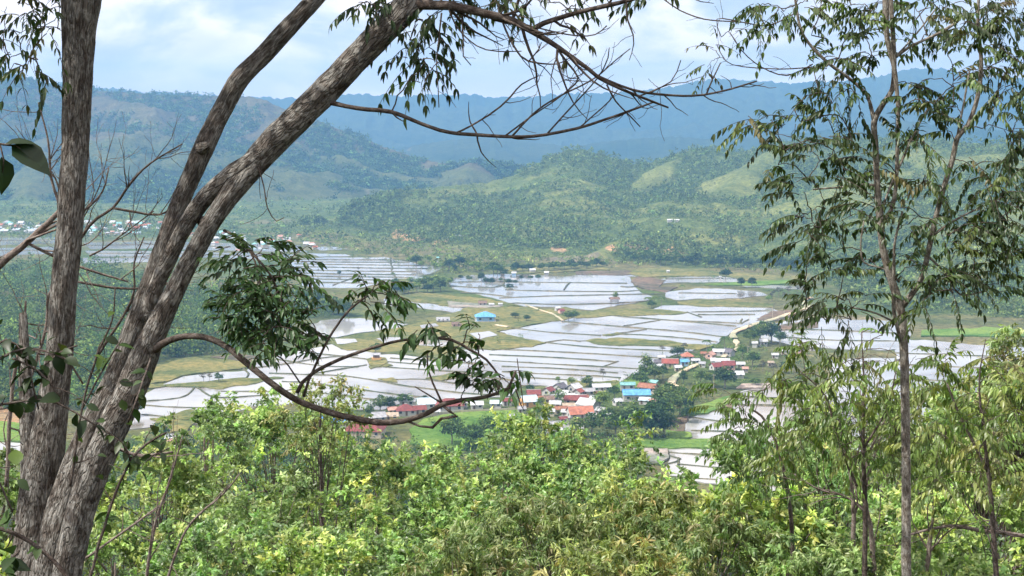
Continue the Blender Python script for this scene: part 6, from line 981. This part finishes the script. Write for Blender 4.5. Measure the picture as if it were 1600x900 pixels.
LT = [  # px, top, Y, width, height, clumps, twigs, per, leaf size, palette, label, kind, gap
    (430, 620, 34, 330, 260, 62, 15, 12, .15, PAL_A, 'fresh green tree top just left of the sweeping leafy bough', 'leaf', .9),
    (320, 625, 26, 150, 150, 22, 9, 8, .13, PAL_B, 'thin crowned tree with open leaves in front of the lower left water', 'leaf', .9),
    (500, 590, 30, 170, 130, 26, 9, 8, .13, PAL_Y, 'feathery yellow green tree top under the sweeping bough', 'leaf', .9),
    (600, 682, 32, 300, 220, 60, 14, 12, .15, PAL_A, 'green tree top below the big reddish hip roof', 'leaf', .9),
    (770, 668, 36, 220, 220, 50, 12, 12, .16, PAL_B, 'grey green tree top below the lawn', 'leaf', .9),
    (846, 636, 40, 160, 200, 40, 12, 11, .17, PAL_A, 'rounded tree top overlapping the left of the village roofs', 'leaf', .85),
    (930, 672, 34, 260, 240, 56, 13, 12, .16, PAL_A, 'light green tree top below the village, left of the lower flooded fields', 'leaf', .9),
    (1010, 742, 26, 240, 220, 46, 12, 11, .14, PAL_A, 'yellow green tree top at the left foot of the lower flooded fields', 'leaf', .9),
    (250, 700, 24, 260, 240, 50, 13, 12, .125, PAL_L, 'lime green tree top right of the forked trunk', 'leaf', .9),
    (410, 745, 20, 260, 230, 46, 12, 11, .11, PAL_L, 'bright lime leaved tree in the lower left foliage', 'leaf', .95),
    (560, 775, 20, 280, 230, 48, 12, 11, .11, PAL_A, 'mid green tree in the lower foliage left of the drooping leaved tree', 'leaf', .95),
    (700, 745, 22, 260, 240, 48, 12, 11, .12, PAL_A, 'mid green tree behind the drooping leaved tree', 'leaf', .95),
    (180, 800, 15, 240, 220, 40, 11, 10, .09, PAL_A, 'small leaved bush filling the corner right of the trunk base', 'leaf', .95),
    (330, 815, 14, 240, 200, 40, 11, 10, .085, PAL_B, 'darker small leaved bush at the bottom left', 'leaf', .95),
    (480, 830, 14, 240, 200, 40, 11, 10, .085, PAL_A, 'small leaved bush at the bottom left of the middle', 'leaf', .95),
    (640, 840, 14, 220, 180, 36, 11, 10, .085, PAL_B, 'dark small leaved bush at the bottom beside the drooping leaves', 'leaf', .95),
    (860, 770, 14, 300, 260, 64, 14, 12, .10, PAL_Y, 'tree with long drooping yellow green leaves at the bottom middle', 'long', .9),
    (1010, 735, 15, 170, 260, 52, 14, 12, .10, PAL_Y, 'tall topped tree with drooping olive and orange leaves', 'long', .85),
    (1090, 800, 14, 280, 240, 56, 14, 12, .10, PAL_Y, 'tree with drooping yellowish leaves right of the bottom middle', 'long', .9),
    (740, 850, 12, 260, 200, 52, 13, 12, .088, PAL_Y, 'drooping leaved tree at the bottom edge left of the middle', 'long', .9),
    (980, 860, 11, 300, 180, 52, 13, 12, .084, PAL_Y, 'drooping leaved tree at the very bottom edge', 'long', .9),
    (1180, 745, 19, 200, 230, 46, 13, 11, .125, PAL_A, 'bushy green tree at the right side of the lower flooded fields', 'leaf', .9),
    (1215, 655, 24, 190, 200, 42, 12, 10, .14, PAL_B, 'tree top right of the lower flooded fields below the hamlet', 'leaf', .85),
    (1290, 700, 20, 240, 250, 46, 12, 10, .12, PAL_A, 'leafy tree left of the pale sapling stems', 'lance', .95),
    (1380, 640, 24, 200, 200, 30, 10, 9, .13, PAL_B, 'airy tree behind the slender trunk against the water', 'lance', .95),
    (1500, 610, 28, 240, 260, 54, 13, 11, .15, PAL_L, 'yellow green tree right of the slender trunk', 'lance', .9),
    (1590, 520, 22, 180, 300, 50, 12, 11, .13, PAL_Y, 'tall yellow green tree at the right edge', 'lance', .95),
    (1450, 760, 16, 260, 240, 42, 12, 10, .10, PAL_A, 'green bush behind the lower slender trunk', 'leaf', .95),
    (1580, 740, 14, 240, 260, 44, 12, 10, .095, PAL_B, 'dark green bush in the lower right corner', 'leaf', .95),
    (1300, 830, 13, 240, 190, 40, 12, 10, .09, PAL_L, 'lime green bush at the bottom between the sapling stems', 'lance', .95),
    (1480, 860, 12, 240, 160, 36, 12, 10, .085, PAL_L, 'light green bush at the bottom right of the slender trunk', 'leaf', .95),
    (1440, 590, 26, 170, 190, 34, 11, 9, .14, PAL_L, 'bright yellow green tree directly right of the slender trunk', 'leaf', .9),
    (1540, 590, 24, 190, 230, 40, 12, 10, .13, PAL_A, 'full green tree between the slender trunk and the right edge', 'leaf', .9),
    (1300, 620, 25, 150, 170, 28, 10, 9, .13, PAL_A, 'small crowned green tree left of the slender trunk by the water', 'leaf', .9),
    (-20, 690, 16, 160, 240, 34, 11, 10, .10, PAL_B, 'green bush left of the forked trunk at the frame edge', 'leaf', .95),
    (40, 850, 12, 200, 180, 34, 11, 10, .085, PAL_A, 'leafy bush behind the base of the forked tree', 'leaf', .95),
]
for k, a in enumerate(LT): leafy_tree(a[0], a[1], a[2], a[3], a[4], a[5], a[6], a[7], a[8], a[9], a[10], 700 + k, a[11], gap=a[12])
# feathery sapling left of the slender trunk
def feather_sapling(px, Yd, pts, label, seed, n, pal, x0, x1, y0, y1):
    rng = np.random.default_rng(seed); b0 = at(px, 960, Yd); b0[2] = float(hz(b0[0], b0[1])); e = empty('feathery_sapling', tuple(b0)); m, l, s = MB(), MB(), MB(); nodes = []
    for p in pts: P, R = wpath([(q[0], q[1], Yd, q[2]) for q in p], .06, rng, .1); tube(m, P, R, 8, .05); nodes.extend(P[len(P) // 4::3])
    ends = grow(s, rng, nodes, [at(rng.uniform(x0, x1), y0 + (y1 - y0) * rng.uniform(0, 1) ** .8, Yd + rng.uniform(-.7, .7)) for _ in range(n)], .004)
    cluster_fronds(l, s, rng, ends, 3, .28, .085, 7, pal, None, .4)
    m.build('stem', M_TWIG, e, True, tuple(b0)).location = (0, 0, 0); s.build('branchlets', M_TWIG, e, True, tuple(b0)).location = (0, 0, 0); l.build('leaves', M_LEAF, e, False, tuple(b0)).location = (0, 0, 0); tag(e, label, 'sapling')
PF = [(.11, .18, .05), (.14, .22, .06), (.18, .25, .065), (.21, .26, .08)]
feather_sapling(1350, 12, [[(1350, 960, 9), (1352, 800, 8), (1348, 700, 6), (1350, 600, 3.5), (1346, 520, 1.2)], [(1352, 790, 5), (1310, 690, 4), (1290, 620, 3), (1250, 580, 2)], [(1350, 700, 4), (1385, 640, 3), (1400, 580, 2)]], 'feathery leaved sapling between the hamlet and the slender trunk', 61, 75, PF, 1210, 1440, 520, 720)
feather_sapling(1540, 11, [[(1560, 960, 9), (1550, 800, 8), (1540, 700, 5), (1530, 600, 3), (1540, 530, 1.2)], [(1545, 740, 5), (1500, 650, 4), (1480, 600, 3)]], 'feathery leaved sapling standing right of the slender trunk', 62, 55, PF, 1450, 1610, 540, 760)
feather_sapling(1250, 14, [[(1240, 960, 8), (1235, 800, 7), (1215, 700, 5), (1190, 650, 4), (1170, 640, 3)]], 'feathery sapling leaning over the right end of the lower flooded fields', 63, 40, PF[:3], 1120, 1270, 600, 760)

# ------------------------------------------------------------------ the air of the valley
def build_haze():
    m, nt = mat('air'); v = N(nt, 'ShaderNodeVolumePrincipled'); v.inputs['Color'].default_value = (.26, .56, 1, 1); v.inputs['Density'].default_value = 1.65e-4
    v.inputs['Anisotropy'].default_value = 0.1
    o = N(nt, 'ShaderNodeOutputMaterial'); L(nt, v.outputs[0], o.inputs[1]); m.cycles.homogeneous_volume = True
    b = MB(); z0, z1 = -9.0, 560.0; b.box((0, 3600, (z0 + z1) / 2), (19000, 12400, z1 - z0))
    o = b.build('haze', m); tag(o, 'thin blue haze filling the valley and veiling the far mountains', 'haze', kind='stuff')
build_haze()
